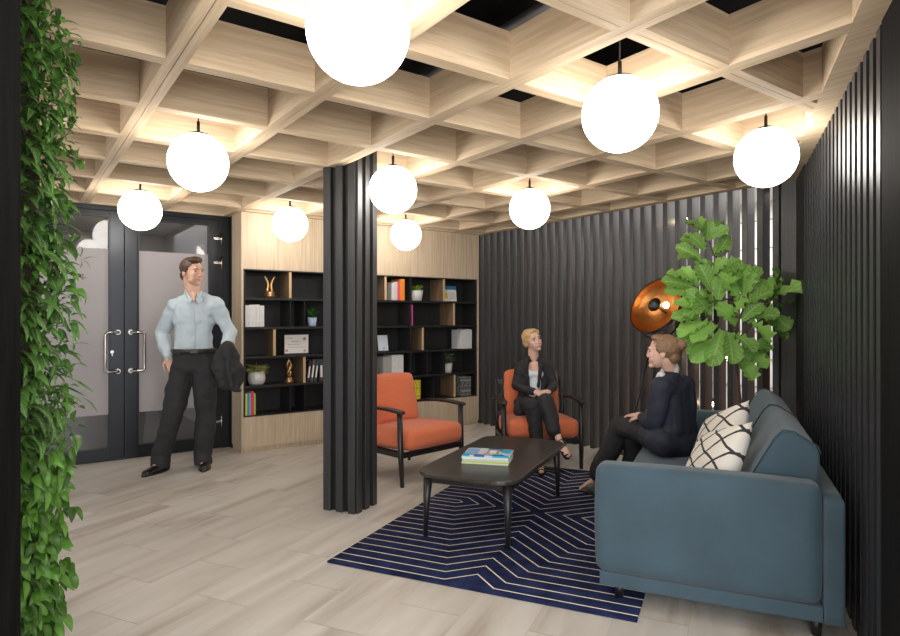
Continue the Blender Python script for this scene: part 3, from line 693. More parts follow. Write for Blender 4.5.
# small shelf plants
def pot_plant(u, row, pr, ph, m_, leafm, n, L_, w_, shape, label, up=.8, ribbed=False, v=6.29):
    e = empty('potted_plant', SH(u, row, v), TH, label, 'potted plant')
    mb = MB()
    if ribbed:
        N_ = 48; prof_ = [(.72,0),(.9,.15),(1,.45),(.95,.75),(.82,1),(.74,1),(.7,.85)]
        rings = [[mb.bm.verts.new((pr*a*(1+.05*(k % 4 < 2))*math.cos(2*math.pi*k/N_), pr*a*(1+.05*(k % 4 < 2))*math.sin(2*math.pi*k/N_), ph*b)) for k in range(N_)] for a, b in prof_]
        for i in range(len(rings)-1):
            for k in range(N_): mb.bm.faces.new((rings[i][k], rings[i][(k+1)%N_], rings[i+1][(k+1)%N_], rings[i+1][k])).smooth = True
        mb.bm.faces.new(rings[0][::-1])
    else: mb.lathe([(pr*.72,0),(pr*.78,.004),(pr,ph),(pr*.92,ph),(pr*.88,ph*.85)], 24)
    mb.build('pot', m_, e)
    mb = MB(); mb.lathe([(pr*.8, ph*.8), (pr*.8, ph*.88)], 20); mb.build('soil', 'soil', e)
    mb = MB()
    for k in range(n):
        a = rnd(0, 6.28); el = rnd(.15, 1.4)*up; h0 = rnd(0, 1)
        r0 = pr*.5*rnd(0, 1)
        leaf(mb.bm, (r0*math.cos(a), r0*math.sin(a), ph*.9+h0*L_*.9*up), (math.cos(a), math.sin(a)*.7, el), L_*rnd(.6, 1.1), w_, rnd(.1, .6), 5, shape, .25, 0, rnd(-.4, .4))
    for k in range(5):
        a = k*1.3; mb.tube([(0,0,ph*.85), (pr*.3*math.cos(a), pr*.3*math.sin(a), ph+L_*.9*up)], .002, 5, 1)
    mb.build('foliage', [leafm, 'green_stem'], e, False)
    return e
pot_plant(2.665, 1, .052, .095, 'blue_pot', 'small_leaf', 46, .095, .045, 'heart', 'small leafy green plant in pale blue pot on second shelf', 1.0)
pot_plant(2.06, 3, .085, .135, 'white_pot', 'succulent', 220, .11, .014, 'lance', 'yellow-green spiky plant in ribbed white pot on left shelf', .5, True)
pot_plant(4.00, 0, .085, .125, 'white_pot', 'lime_leaf', 60, .07, .042, 'heart', 'lime green plant in white pot on the top right shelf', .8)
pot_plant(4.47, 3, .062, .115, 'white_pot', 'sage_leaf', 90, .11, .035, 'heart', 'grey-green bushy plant in white cylinder pot on fourth shelf, right end', 1.0)

# ------------------------------------------------------------------ pendants
pd = None; GR = .166; GZ = 2.245
names = {(0,0):'largest globe pendant, nearest the camera at the top edge', (0,1):'white globe pendant hanging above and left of the man by the green wall',
 (0,2):'white globe pendant in front of the glass door tops', (1,0):'large globe pendant in upper right centre of the ceiling', (1,1):'globe pendant just right of the column top',
 (1,2):'globe pendant in front of the oak bookcase panel left of the column', (2,0):'rightmost globe pendant near the slatted right wall', (2,1):'globe pendant above the seated women before the slat screen', (2,2):'smallest globe pendant in front of the bookcase right of the column'}
def pendant():
    e = empty('pendant_lamp', (0,0,0), 0, 'x', 'pendant lamp', 'globe pendants in the ceiling coffers')
    mb = MB(); mb.sphere((0,0,0), GR, 20); mb.build('globe', 'globe', e)
    mb = MB(); mb.lathe([(.001,.172),(.03,.171),(.062,.160),(.074,.152),(.070,.148)], 28); mb.build('cap', 'bronze_dark', e)
    mb = MB(); mb.tube([(0,0,.17),(0,0,.235)], .009, 10); mb.build('socket', 'bronze_dark', e)
    mb = MB(); mb.tube([(0,0,.23),(0,0,.755)], .0035, 6); mb.build('cord', 'black', e)
    return e
for i in range(3):
    for j in range(3):
        e = pd = pendant() if pd is None else copy_tree(pd0)
        if i == 0 and j == 0: pd0 = e
        e.location = AB(.56+S/2+2*S*i+(.03 if j == 0 and i < 2 else 0), 1.46+S/2+3*S*j, GZ+(.01 if j == 0 else 0)+(.02 if i+j == 0 else 0)); e['label'] = names[(i, j)]
for (u, v) in ((.56+S/2, 1.46+S/2-3*S), (.56+S/2-2*S, 1.46+S/2), (.56+S/2-2*S, 1.46+S/2+3*S)):  # out-of-view pendants continuing the grid, added to light the room
    e = copy_tree(pd0); e.location = AB(u, v, GZ); e['label'] = ('added unseen globe pendant almost overhead, nearest the doorway side of the viewer' if v < 0 else 'added unseen globe pendant behind the green wall, nearer of two' if v < 2.5 else 'added unseen globe pendant behind the green wall, farther of two')

# ------------------------------------------------------------------ rug, table, magazines
RC = CD(4.12, -1.175)
mb = MB(); mb.rbox(.825, 1.30, .006, .004, n=6)
rug = mb.build('rug', 'rug'); rug.location = (RC.x, RC.y, .0065); rug.rotation_euler = (0,0,PH); tag(rug, 'navy blue rug with cream geometric chevron lines under the coffee table', 'rug')
TC = CD(3.965, -1.405)
tb = empty('coffee_table', (TC.x, TC.y, .0125), PH, 'black wooden coffee table with rounded corners and tapered legs on the rug', 'coffee table')
tb.scale = (1, 1, 1)
TZ = .405
pts = []
hx, hy, rc = .318, .648, .12
for (cx, cy, a0) in ((hx-rc, hy-rc, 0), (-hx+rc, hy-rc, 90), (-hx+rc, -hy+rc, 180), (hx-rc, -hy+rc, 270)):
    for k in range(9):
        a = R(a0+k*90/8); pts.append((cx+rc*math.cos(a), cy+rc*math.sin(a)))
pts = [(x+(.018*(1-(y/hy)**2) if x > 0 else -.018*(1-(y/hy)**2)), y+(.02*(1-(x/hx)**2)*(1 if y > 0 else -1))) for x, y in pts]
mb = MB(); mb.prism(pts, TZ-.026, TZ); o = mb.build('tabletop', 'table_wood', tb); bev_mod(o, .006, 3)
mb = MB()
for (a, b, c_, d_) in ((-.27,.27,-.575,-.555),(-.27,.27,.555,.575),(-.275,-.255,-.56,.56),(.255,.275,-.56,.56)): mb.box(a, b, c_, d_, TZ-.075, TZ-.026)
mb.build('apron', 'table_leg', tb)
for sx in (-1, 1):
    for sy in (-1, 1):
        mb = MB(); mb.tube([(sx*.265, sy*.585, 0), (sx*.262, sy*.578, .2), (sx*.255, sy*.565, TZ-.026)], [.014, .020, .031], 14); mb.build('leg', 'table_leg', tb)
def cover_mat(name, kind):
    m = bpy.data.materials.new(name); m.use_nodes = True; nt = m.node_tree; b = nt.nodes['Principled BSDF']; L = nt.links.new; N = nt.nodes.new
    tc = N('ShaderNodeTexCoord'); mp = N('ShaderNodeMapping'); mp.inputs['Scale'].default_value = (14, 12, 1); L(tc.outputs['Object'], mp.inputs['Vector'])
    v = N('ShaderNodeTexVoronoi'); v.distance = 'CHEBYCHEV'; v.inputs['Scale'].default_value = 1; L(mp.outputs[0], v.inputs['Vector'])
    r = N('ShaderNodeValToRGB'); r.color_ramp.interpolation = 'CONSTANT'; e = r.color_ramp.elements
    e[0].color = (.55, .62, .68, 1); e[1].position = .35; e[1].color = (.03, .16, .38, 1); k = e.new(.55); k.color = (.60, .62, .62, 1); k = e.new(.75); k.color = (.02, .40, .55, 1); k = e.new(.9); k.color = (.35, .25, .18, 1)
    sp = N('ShaderNodeSeparateColor'); L(v.outputs['Color'], sp.inputs[0]); L(sp.outputs[0], r.inputs['Fac']); L(r.outputs[0], b.inputs['Base Color']); b.inputs['Roughness'].default_value = .3; return m
mz = TZ+.0125+.0008
MP = P(488, 453, 4.02)
mags = [((.62,.62,.60),'thin white magazine at the bottom of the table stack',.007),((.52,.60,.05),'yellow-green magazine second from the bottom of the stack',.010),((.45,.60,.58),'mint green magazine in the middle of the stack',.011),((.70,.69,.67),'white magazine second from the top of the stack',.015),(None,'blue and white patterned magazine on top of the table stack',.011)]
for i, (c_, lb, th) in enumerate(mags):
    e = empty('magazine', (MP.x+rnd(-.006,.006), MP.y+rnd(-.006,.006), mz), R(-14+rnd(-2,2)), lb, 'magazine', 'magazines stacked on the coffee table')
    a, b = .15, .105
    cm = cover_mat('magazine_cover', 0) if c_ is None else mat('magazine_cover', c_, .35)
    mb = MB(); mb.box(-a, a, -b, b, .0012, th-.0012); mb.build('pages', 'paper', e)
    mb = MB(); mb.box(-a-.001, a+.001, -b-.002, b+.001, th-.0012, th); mb.box(-a-.001, a+.001, -b-.002, b+.001, 0, .0012); mb.box(-a-.001, a+.001, -b-.003, -b-.001, 0, th); mb.build('cover', cm, e)
    if i == 4:
        for (x0_, x1_, y0_, y1_, cc) in ((-.145,-.065,-.08,.09,(.25,.40,.62)),(-.06,-.02,-.09,.095,(.62,.63,.64)),(-.01,.07,-.06,.07,(.42,.28,.2)),(.005,.05,-.04,.05,(.75,.72,.68)),(.085,.145,-.02,.09,(.02,.38,.58)),(-.14,.14,-.104,-.085,(.02,.09,.25))):
            mb = MB(); mb.box(x0_, x1_, y0_, y1_, th, th+.0004+.0002*(cc[0] > .7)); mb.build('cover_picture', mat('cover_ink', cc, .35), e)
    mz += th+.0006

# ------------------------------------------------------------------ armchairs
def armchair():
    e = empty('armchair', (0,0,0), 0, 'x', 'armchair', 'orange armchairs')
    # front = -y
    for sx in (-1, 1):
        mb = MB(); mb.tube([(sx*.345, -.315, 0), (sx*.35, -.30, .25), (sx*.352, -.29, .585)], [.015, .022, .022], 12, flat=1.1); mb.build('leg', 'chair_wood', e)
        mb = MB(); mb.tube([(sx*.32, .36, 0), (sx*.325, .27, .25), (sx*.33, .30, .50), (sx*.32, .36, .76)], [.013, .018, .017, .012], 12, flat=1.2); mb.build('leg', 'chair_wood', e)
        mb = MB()
        ys = [-.335, -.29, -.15, 0, .15, .28, .33]; zs = [.594, .598, .606, .603, .590, .568, .56]; ws = [.022, .034, .032, .026, .022, .018, .014]
        rings = []
        for y, z, w in zip(ys, zs, ws):
            cx = sx*(.352-.0*y); t_ = .012
            rings.append([mb.bm.verts.new(q) for q in ((cx-w, y, z-t_), (cx+w, y, z-t_), (cx+w, y, z+t_), (cx-w, y, z+t_))])
        for a, b in zip(rings, rings[1:]):
            for k in range(4): mb.bm.faces.new((a[k], a[(k+1)%4], b[(k+1)%4], b[k]))
        mb.bm.faces.new(rings[0][::-1]); mb.bm.faces.new(rings[-1])
        o = mb.build('armrest', 'chair_wood', e); bev_mod(o, .007, 3)
    mb = MB(); mb.box(-.345, .345, -.315, -.285, .225, .268); mb.box(-.33, .33, .265, .29, .215, .262)
    for sx in (-1, 1): mb.box(sx*.33-.012, sx*.33+.012, -.29, .28, .222, .265)
    for k in range(5): mb.box(-.30+k*.13, -.26+k*.13, -.29, .27, .245, .258)
    o = mb.build('seat_frame', 'chair_wood', e); bev_mod(o, .004)
    mb = MB()
    for z in (.42, .58, .72): mb.box(-.32, .32, .29+(z-.5)*.24, .31+(z-.5)*.24, z-.02, z+.02)
    mb.build('back_rail', 'chair_wood', e)
    mb = MB(); mb.rbox(.315, .33, .085, .055, (.012, .012, .022), 16, m=Matrix.Translation((0, -.04, .352)) @ Matrix.Rotation(R(-3), 4, 'X')); mb.build('seat_cushion', 'orange', e)
    mb = MB(); mb.rbox(.256, .062, .215, .04, (.01, .03, .018), 16, m=Matrix.Translation((0, .228, .625)) @ Matrix.Rotation(R(-14), 4, 'X')); mb.build('back_cushion', 'orange', e)
    return e
ch1 = armchair(); ch1['label'] = 'empty orange armchair with dark wood frame beside the column'
a1 = math.atan2(.52, .487)
def chair_at(e, l, r, mid=None):
    l, r = Vector(l), Vector(r); d = (r-l).normalized(); m_ = (l+r)/2; a = math.atan2(d.y, d.x)
    back = Vector((-d.y, d.x)); c = m_+back*.30
    e.location = (c.x, c.y, 0); e.rotation_euler = (0, 0, a)
chair_at(ch1, (-.40, 4.90), (.105, 5.41))
ch2 = copy_tree(ch1); ch2['label'] = 'orange armchair in front of the slat screen where the blonde woman sits'
chair_at(ch2, (.475, 5.47), (1.185, 5.52))

# ------------------------------------------------------------------ sofa
SO = CD(4.0, -.04)
sf = empty('sofa', SO, PH, 'long blue fabric sofa with back cushions along the right slatted wall', 'sofa')
mb = MB(); mb.box(-.50, .415, -1.045, 1.05, .085, .15, bev=.006); mb.build('base', 'sofa', sf)
mb = MB(); mb.rbox(.04, 1.055, .26, .012, n=8, m=Matrix.Translation((.455, 0, .342))); mb.build('back_panel', 'sofa', sf)
for sy in (-1, 1):
    mb = MB(); mb.rbox(.465, .075, .25, .035, (.012, .014, .010), 18, m=Matrix.Translation((-.055, sy*.975, .402))); mb.build('armrest', 'sofa', sf)
for k in (-1, 1):
    mb = MB(); mb.rbox(.385, .446, .14, .04, (.01, .0, .022), 16, m=Matrix.Translation((-.12, k*.449, .292))); mb.build('seat_cushion', 'sofa', sf)
for k in (-1, 1):
    # wedge shaped back cushion, rounded by subdivision
    mb = MB(); pr_ = [(.05,.445),(.15,.63),(.248,.815),(.282,.850),(.325,.845),(.415,.788),(.428,.755),(.415,.60),(.40,.445)]
    n = len(pr_); segs = [-.445,-.435,-.40,-.2,0,.2,.40,.435,.445]; rings = []
    for t_ in segs:
        sh = 1-.03*(abs(t_) > .44); cx = sum(p[0] for p in pr_)/n; cz = sum(p[1] for p in pr_)/n
        rings.append([mb.bm.verts.new((cx+(p[0]-cx)*sh, k*.449+t_, cz+(p[1]-cz)*sh+(.012*(1-(t_/.45)**2) if p[1] > .81 else 0))) for p in pr_])
    for a, b in zip(rings, rings[1:]):
        for i in range(n): mb.bm.faces.new((a[i], a[(i+1)%n], b[(i+1)%n], b[i])).smooth = True
    for q, sgn in ((rings[0], -1), (rings[-1], 1)):
        f = mb.bm.faces.new(q if sgn > 0 else q[::-1]); f.smooth = True
    bmesh.ops.recalc_face_normals(mb.bm, faces=mb.bm.faces[:])
    ends = [f for f in mb.bm.faces if len(f.verts) > 4]
    r_ = bmesh.ops.inset_region(mb.bm, faces=ends, thickness=.03)
    o = mb.build('back_cushion', 'sofa', sf); s_ = o.modifiers.new('s', 'SUBSURF'); s_.levels = 2; s_.render_levels = 2
    # piping along the end seam of the cushion
    for t_ in (-.442, .442):
        pp = [(p[0], k*.449+t_, p[1]+.001) for p in pr_[1:7]]
        mb = MB(); mb.tube(pp, .0035, 6); mb.build('piping', 'seam', o)
for x in (-.42, .40):
    for y in (-.97, .97):
        mb = MB(); mb.tube([(x, y, .0 if y > 0 or x > 0 else .013), (x, y, .088)], [.019, .024], 14); mb.build('leg', 'chair_wood', sf)
# throw cushions
def throw(loc, rot, label):
    mb = MB(); n = 20; h = .225; T = .075; vs = {}
    for sg in (1, -1):
        for i in range(n+1):
            for j in range(n+1):
                x = -1+2*i/n; y = -1+2*j/n
                edge_ = i in (0, n) or j in (0, n)
                if edge_ and sg < 0: vs[(sg,i,j)] = vs[(1,i,j)]; continue
                z = T*((1-x**2)*(1-y**2))**.38
                k = 1-.05*(1-x*x)*abs(y)**3; k2 = 1-.05*(1-y*y)*abs(x)**3
                vs[(sg,i,j)] = mb.bm.verts.new((x*h*k2, y*h*k, sg*z))
        for i in range(n):
            for j in range(n):
                q = [vs[(sg,i,j)], vs[(sg,i+1,j)], vs[(sg,i+1,j+1)], vs[(sg,i,j+1)]]
                f = mb.bm.faces.new(q if sg > 0 else q[::-1]); f.smooth = True
    o = mb.build('throw_cushion', 'cushion'); o.location = loc; o.rotation_euler = rot
    tag(o, label, 'cushion', 'patterned cushions on the sofa'); return o
SR = Matrix.Rotation(PH, 4, 'Z')
def orient(o, nrm, up):
    n = Vector(nrm).normalized(); x = Vector(up).cross(n).normalized(); y = n.cross(x)
    o.rotation_euler = Matrix((x, y, n)).transposed().to_euler()
t1 = throw((0,0,0), (0,0,0), 'white cushion with black diamond lines nearest the sofa arm'); t1.location = CD(3.36, -.055, .60)
orient(t1, SR @ Vector((-1, -.38, .62)), (.10, .35, 1))
t2 = throw((0,0,0), (0,0,0), 'white cushion with black diamond lines standing behind the nearer one'); t2.location = CD(3.78, -.03, .63)
orient(t2, SR @ Vector((-1, -.40, .50)), (.1, .45, 1))

# ------------------------------------------------------------------ floor lamp
LP = P(655, 305, 5.28)
fl = empty('floor_lamp', (LP.x, LP.y, 0), 0, 'black tripod floor lamp with copper-lined dome shade behind the woman in navy', 'floor lamp')
nrm = Vector((-.78, -.46, .43)).normalized()
q = Vector((0,0,1)).rotation_difference(nrm).to_matrix().to_4x4()
hc = Vector((0, 0, LP.z))
T_ = Matrix.Translation(hc) @ q
def dome(r, inner):
    pr_ = []
    for k in range(15):
        a = R(88-k*88/14); pr_.append((max(.002, r*math.sin(R(90)-a+R(0))) if False else max(.002, r*math.cos(R(k*88/14)) if False else r*math.sin(R(2+k*86/14))), -r*.62*math.cos(R(2+k*86/14))))
    return pr_
mb = MB(); mb.lathe(dome(.262, 0), 40, m=T_, cap=False); o = mb.build('dome_shade', 'black_metal', fl)
def copper():
    m = mat('copper_leaf', (.50, .20, .055), .38, .95, bump=.5, bscale=14, var=.35, vscale=7); return m
mb = MB(); mb.lathe(dome(.255, 1), 40, m=T_ @ Matrix.Translation((0,0,.004)), cap=False); mb.build('shade_lining', copper(), fl)
mb = MB(); mb.tube([T_ @ Vector((.2585*math.cos(2*math.pi*k/40), .2585*math.sin(2*math.pi*k/40), -.004)) for k in range(41)], .006, 6); mb.build('shade_rim', 'black_metal', fl)
mb = MB(); mb.sphere((0, 0, .01), .062, 12, m=T_ @ Matrix.Diagonal((1,1,.6,1))); mb.build('bulb_cap', 'black', fl)
mb = MB(); mb.tube([T_ @ Vector((0,0,-.155)), T_ @ Vector((0,0,.0))], .012, 8); mb.build('socket', 'black', fl)
mb = MB(); mb.sphere((.055, -.045, -.055), .026, 10, m=T_); mb.build('bulb', mat('bulb_glow', (1,.8,.5), .3, emit=(1,.70,.35), estr=22), fl)
# yoke and tripod
mb = MB(); ax = T_.to_3x3() @ Vector((0,0,1)); sd = Vector((0,0,1)).cross(ax).normalized()
ypts = [hc+sd*.275*math.cos(a)+Vector((0,0,-1))*.285*math.sin(a)-ax*.02 for a in [math.pi*k/20 for k in range(21)]]
mb.tube(ypts, .008, 8); mb.build('yoke', 'black_metal', fl)
mb = MB(); mb.lathe([(.03,1.10),(.03,1.19),(.016,1.20),(.016,LP.z-.275)], 16); mb.build('hub', 'black', fl)
for a in (200, 320, 80):
    d = Vector((math.cos(R(a)), math.sin(R(a)), 0)); mb = MB(); mb.tube([d*.03+Vector((0,0,1.14)), d*.24+Vector((0,0,.45)), d*.37+Vector((0,0,0.0))], [.013,.011,.009], 10); mb.build('leg', 'black', fl)

# ------------------------------------------------------------------ lights in the neighbouring rooms and an added fill
def area(name, loc, sx, sy, pw, c=(1,.95,.88), rot=(0,0,0)):
    l = bpy.data.lights.new(name, 'AREA'); l.shape = 'RECTANGLE'; l.size = sx; l.size_y = sy; l.energy = pw; l.color = c
    o = bpy.data.objects.new(name, l); col.objects.link(o); o.location = loc; o.rotation_euler = rot; return o
area('screen_room_light', AB(5.8, 4.2, 2.55), 1.0, 5, 50, (1, .96, .92), (0,0,TH))
area('corridor_light', AB(.4, 8.6, 2.55), 3.5, 2, 9, (.97, .96, 1), (0,0,TH))
area('added_fill_light', (1.3, -2.4, 1.7), 5, 2.2, 150, (.95, .97, 1), (R(-90), 0, 0)).rotation_euler = (R(90), 0, 0)  # unseen area light added behind the camera as soft fill
# added glowing spheres for the reflected glow of downlights in the slits
def gapmid(k):
    a = AB(5.015, slats[k]); b = AB(4.90, slats[k-1]+.047)
    pa = 450+F*a.x/a.y; pb = 450+F*b.x/b.y
    return (pa+pb)/2, pb-pa
best = []
for want, py in ((651.7,222),(663,220),(676,220),(688,220),(715,358),(728.5,358),(715,404)):
    k = min(range(1, len(slats)), key=lambda q: abs(gapmid(q)[0]-want)); g, w_ = gapmid(k)
    if w_ < .2: continue
    rx = (g-450)/F; Y = 5.12/(rx*math.cos(TH)+math.sin(TH)); p = P(g, py, Y)
    nm = 'upper' if py < 300 else 'lower'
    e = empty('glint_sphere', p, 0, 'small added downlight glint in the %s row behind the slat screen, slit %d pixels wide apart' % (nm, 0), 'light bulb', 'added downlight glints behind the slat screen')
    e['label'] = 'small warm %s glint of a downlight, added as a glowing sphere in a slit of the slat screen behind the fig tree' % nm if True else ''
    e['group'] = '%s added downlight glints behind the slat screen' % nm
    mb = MB(); mb.sphere((0,0,0), .020, 10); mb.build('bulb', mat('glint_glow', (1,.9,.75), .3, emit=(1,.78,.5), estr=25), e)
    mb = MB(); mb.tube([(0,0,.018),(0,0,.05)], .011, 8); mb.tube([(0,0,.05),(0,0,2.6-p.z)], .002, 5); mb.build('socket', 'black', e)  # socket and cord are invented along with the glint sphere

# ------------------------------------------------------------------ people
M['skin'] = mat('skin', (.60, .36, .26), .5, spec=.35)
M['skin_f'] = mat('skin_f', (.68, .42, .32), .48, spec=.35)
M['shirt'] = mat('shirt', (.48, .555, .60), .8, bump=.35, bscale=16, var=.04, vscale=6)
M['trousers'] = mat('trousers', (.020, .0195, .020), .8, bump=.4, bscale=14)
M['suit_black'] = mat('suit_black', (.012, .0115, .013), .75, bump=.4, bscale=16)
M['suit_navy'] = mat('suit_navy', (.014, .017, .030), .75, bump=.35, bscale=12)
M['shoe'] = mat('shoe', (.012, .011, .010), .22)
M['shoe_grey'] = mat('shoe_grey', (.07, .07, .06), .35)
M['hair_brown'] = mat('hair_brown', (.06, .030, .017), .45, bump=.8, bscale=90)
M['hair_blonde'] = mat('hair_blonde', (.56, .36, .16), .45, bump=.7, bscale=90)
M['hair_mid'] = mat('hair_mid', (.24, .135, .07), .45, bump=.7, bscale=90)
M['white_cloth'] = mat('white_cloth', (.62, .64, .66), .8, bump=.2, bscale=20)
M['lips'] = mat('lips', (.50, .17, .15), .4)
M['eye'] = mat('eye', (.09, .06, .05), .3)
M['leather'] = mat('leather', (.02, .018, .017), .3)
class Fig:
    """closed primitives, fused into one smooth skin"""
    def __init__(s): s.mb = MB()
    def cap(s, p0, p1, r0, r1, w=1.0, axis=None, n=14):
        p0, p1 = Vector(p0), Vector(p1); t = (p1-p0); L = t.length
        t = t.normalized() if L > 1e-6 else Vector((0,0,1))
        a = Vector(axis) if axis else (Vector((0,0,1)) if abs(t.z) < .9 else Vector((1,0,0)))
        a = (a-t*a.dot(t)).normalized(); b = t.cross(a)
        rs = []
        for k in range(5): an = -math.pi/2+math.pi/2*(k+.35)/5.0; rs.append((p0+t*r0*math.sin(an)*min(1, 1/w if w > 1 else 1), r0*math.cos(an)))
        rs.append((p0, r0)); rs.append((p1, r1))
        for k in range(5): an = math.pi/2*(k+.65)/5.0; rs.append((p1+t*r1*math.sin(an)*min(1, 1/w if w > 1 else 1), r1*math.cos(an)))
        rings = [[s.mb.bm.verts.new(c+a*r*w*math.cos(2*math.pi*k/n)+b*r*math.sin(2*math.pi*k/n)) for k in range(n)] for c, r in rs]
        for i in range(len(rings)-1):
            for k in range(n): s.mb.bm.faces.new((rings[i][k], rings[i][(k+1)%n], rings[i+1][(k+1)%n], rings[i+1][k]))
        s.mb.bm.faces.new(rings[0][::-1]); s.mb.bm.faces.new(rings[-1]); return s
    def chain(s, pts, rs, w=1.0, axis=None):
        for i in range(len(pts)-1): s.cap(pts[i], pts[i+1], rs[i], rs[i+1], w, axis)
        return s
    def ell(s, c, r, T=None):
        s.mb.sphere(c, r, 10, 0, T); return s
    def build(s, name, m, parent, base, voxel=.006, smooth=4, fold=0, fscale=7):
        bmesh.ops.translate(s.mb.bm, verts=s.mb.bm.verts[:], vec=-Vector(base))
        bmesh.ops.recalc_face_normals(s.mb.bm, faces=s.mb.bm.faces[:])
        o = s.mb.build(name, m, parent, False)
        r = o.modifiers.new('r', 'REMESH'); r.mode = 'VOXEL'; r.voxel_size = voxel; r.use_smooth_shade = True
        sm = o.modifiers.new('s', 'SMOOTH'); sm.factor = .5; sm.iterations = smooth
        if fold:
            tx = bpy.data.textures.new('folds', 'CLOUDS'); tx.noise_scale = 1/fscale; tx.noise_depth = 1
            d = o.modifiers.new('d', 'DISPLACE'); d.texture = tx; d.strength = fold; d.mid_level = .5; d.texture_coords = 'LOCAL'
        bpy.context.view_layer.update()
        dg = bpy.context.evaluated_depsgraph_get(); me = bpy.data.meshes.new_from_object(o.evaluated_get(dg))
        for p in me.polygons: p.use_smooth = True
        o.modifiers.clear(); o.data = me
        return o
def headT(c, f, up=(0,0,1), s=1.0):
    f = Vector(f).normalized(); r = f.cross(Vector(up)).normalized(); u = r.cross(f)
    m = Matrix((r, f, u)).transposed().to_4x4(); m.translation = Vector(c)
    return m @ Matrix.Diagonal((s, s, s, 1))
def head(fig, T, neck, fem=False):
    s = T.to_scale()[0]
    e = lambda c, r: fig.ell(c, r, T)
    e((0,-.012,.030), (.073,.092,.084)); e((0,.022,-.015), (.062,.066,.082)); e((0,.034,-.066), (.044 if not fem else .038,.044,.040)); e((0,.068,-.094), (.020,.018,.016))
    for sg in (-1, 1):
        e((sg*.034,.034,-.066), (.022,.034,.024) if not fem else (.012,.026,.022)); e((sg*.034,.060,-.024), (.024,.022,.026)); e((sg*.028,.052,-.046), (.026,.030,.028)); e((sg*.074,-.010,-.008), (.009,.019,.031))
    t3 = lambda p: T @ Vector(p)
    fig.cap(t3((-.034,.076,.022)), t3((.034,.076,.022)), .012*s, .012*s)
    fig.cap(t3((0,.086,.012)), t3((0,.101 if not fem else .094,-.030)), .0075*s, (.0105 if not fem else .0085)*s); fig.cap(t3((-.009,.091,-.034)), t3((.009,.091,-.034)), .0075*s, .0075*s)
    fig.cap(t3((-.014,.076,-.058)), t3((.014,.076,-.058)), .0095*s, .0095*s); fig.cap(t3((-.010,.074,-.070)), t3((.010,.074,-.070)), .009*s, .009*s)
    fig.cap(t3((0,-.022,-.05)), neck, (.056 if not fem else .046)*s, (.062 if not fem else .050)*s)
def features(T, par, base, lipm='lips', browm='hair_brown'):
    Tb = Matrix.Translation(-Vector(base)) @ T
    for sg in (-1, 1):
        mb = MB(); mb.sphere((sg*.030,.0785,.003), (.0105,.006,.0035), 8, 0, Tb); mb.build('eye', 'eye', par)
        mb = MB(); mb.tube([Tb @ Vector(p) for p in ((sg*.014,.0905,.020),(sg*.030,.089,.025),(sg*.047,.078,.020))], .0028, 6); mb.build('eyebrow', browm, par)
    mb = MB(); mb.tube([Tb @ Vector(p) for p in ((-.022,.075,-.062),(-.010,.0835,-.0625),(0,.085,-.063),(.010,.0835,-.0625),(.022,.075,-.062))], [.002,.0045,.005,.0045,.002], 8); mb.build('lips', lipm, par)
def hand(fig, wrist, d, nrm, curl=.5, L=.17, spread=.05, thumb=1):
    """palm, four unequal curled fingers and a thumb leaving the side of the palm"""
    d = Vector(d).normalized(); n = Vector(nrm); n = (n-d*n.dot(d)).normalized(); s = d.cross(n); w = Vector(wrist); k = L/.18
    palm = w+d*.075*k
    fig.cap(w, w+d*.03*k, .022*k, .024*k, 1.25, s)
    for off in (-.026, -.009, .009, .026): fig.cap(w+d*.02*k+s*off*.6*k, palm+s*off*k, .013*k, .012*k)
    for i, (off, ln) in enumerate(((.027,.070),(.009,.080),(-.009,.075),(-.026,.060))):
        p = palm+s*off*k; cur = (d+s*off*spread*20*.3).normalized(); r = .0088*k
        for j, fr in enumerate((.45, .30, .25)):
            q = p+cur*ln*fr*k; fig.cap(p, q, r, r*.93); r *= .93; p = q
            cur = (Matrix.Rotation(-curl*.9, 3, s) @ cur) if True else cur
    b = w+d*.018*k+s*thumb*.024*k; t1 = b+(d*.6+s*thumb*.75+n*-.15).normalized()*.038*k; t2 = t1+(d*.9+s*thumb*.2-n*.2).normalized()*.030*k; t3 = t2+(d*.95-s*thumb*.05-n*.3).normalized()*.024*k
    fig.chain([b, t1, t2, t3], [.014*k, .0105*k, .0095*k, .008*k])
def shoe(par, base, heel, toe, h=.075, w=.042, m='shoe', name='shoe'):
    f = Fig(); heel, toe = Vector(heel), Vector(toe); d = toe-heel; L = d.length; d.normalize()
    z = Vector((0,0,1)); s = d.cross(z)
    f.cap(heel+d*.035+z*.032, heel+d*L*.55+z*.034, .034, .036, 1.0)
    f.cap(heel+d*L*.45+z*.030, toe-d*.045+z*.022, w*.75, w*.55, 1.35, s)
    f.cap(toe-d*.07+z*.018, toe-d*.014+z*.012, .03, .013, 1.5, s)
    f.cap(heel+d*.05+z*.04, heel+d*.06+z*(h+.02), .036, .034)
    o = f.build(name, m, par, base, .004, 3)
    for v in o.data.vertices:
        if v.co.z+base[2] < .004+min(heel.z, toe.z): v.co.z = .004+min(heel.z, toe.z)-base[2]
    mb = MB(); b = Vector(base)
    pts = []
    for k in range(20):
        a = 2*math.pi*k/20; t = .5+.5*math.cos(a); ww = (w*.80+.012*math.sin(math.pi*t))*math.sin(a)
        c = heel+d*(L*t)-b; pts.append((c.x+s.x*ww, c.y+s.y*ww))
    zz = min(heel.z, toe.z)-base[2]; mb.prism(pts, zz, zz+.010); mb.build('sole', 'black', o)
    return o

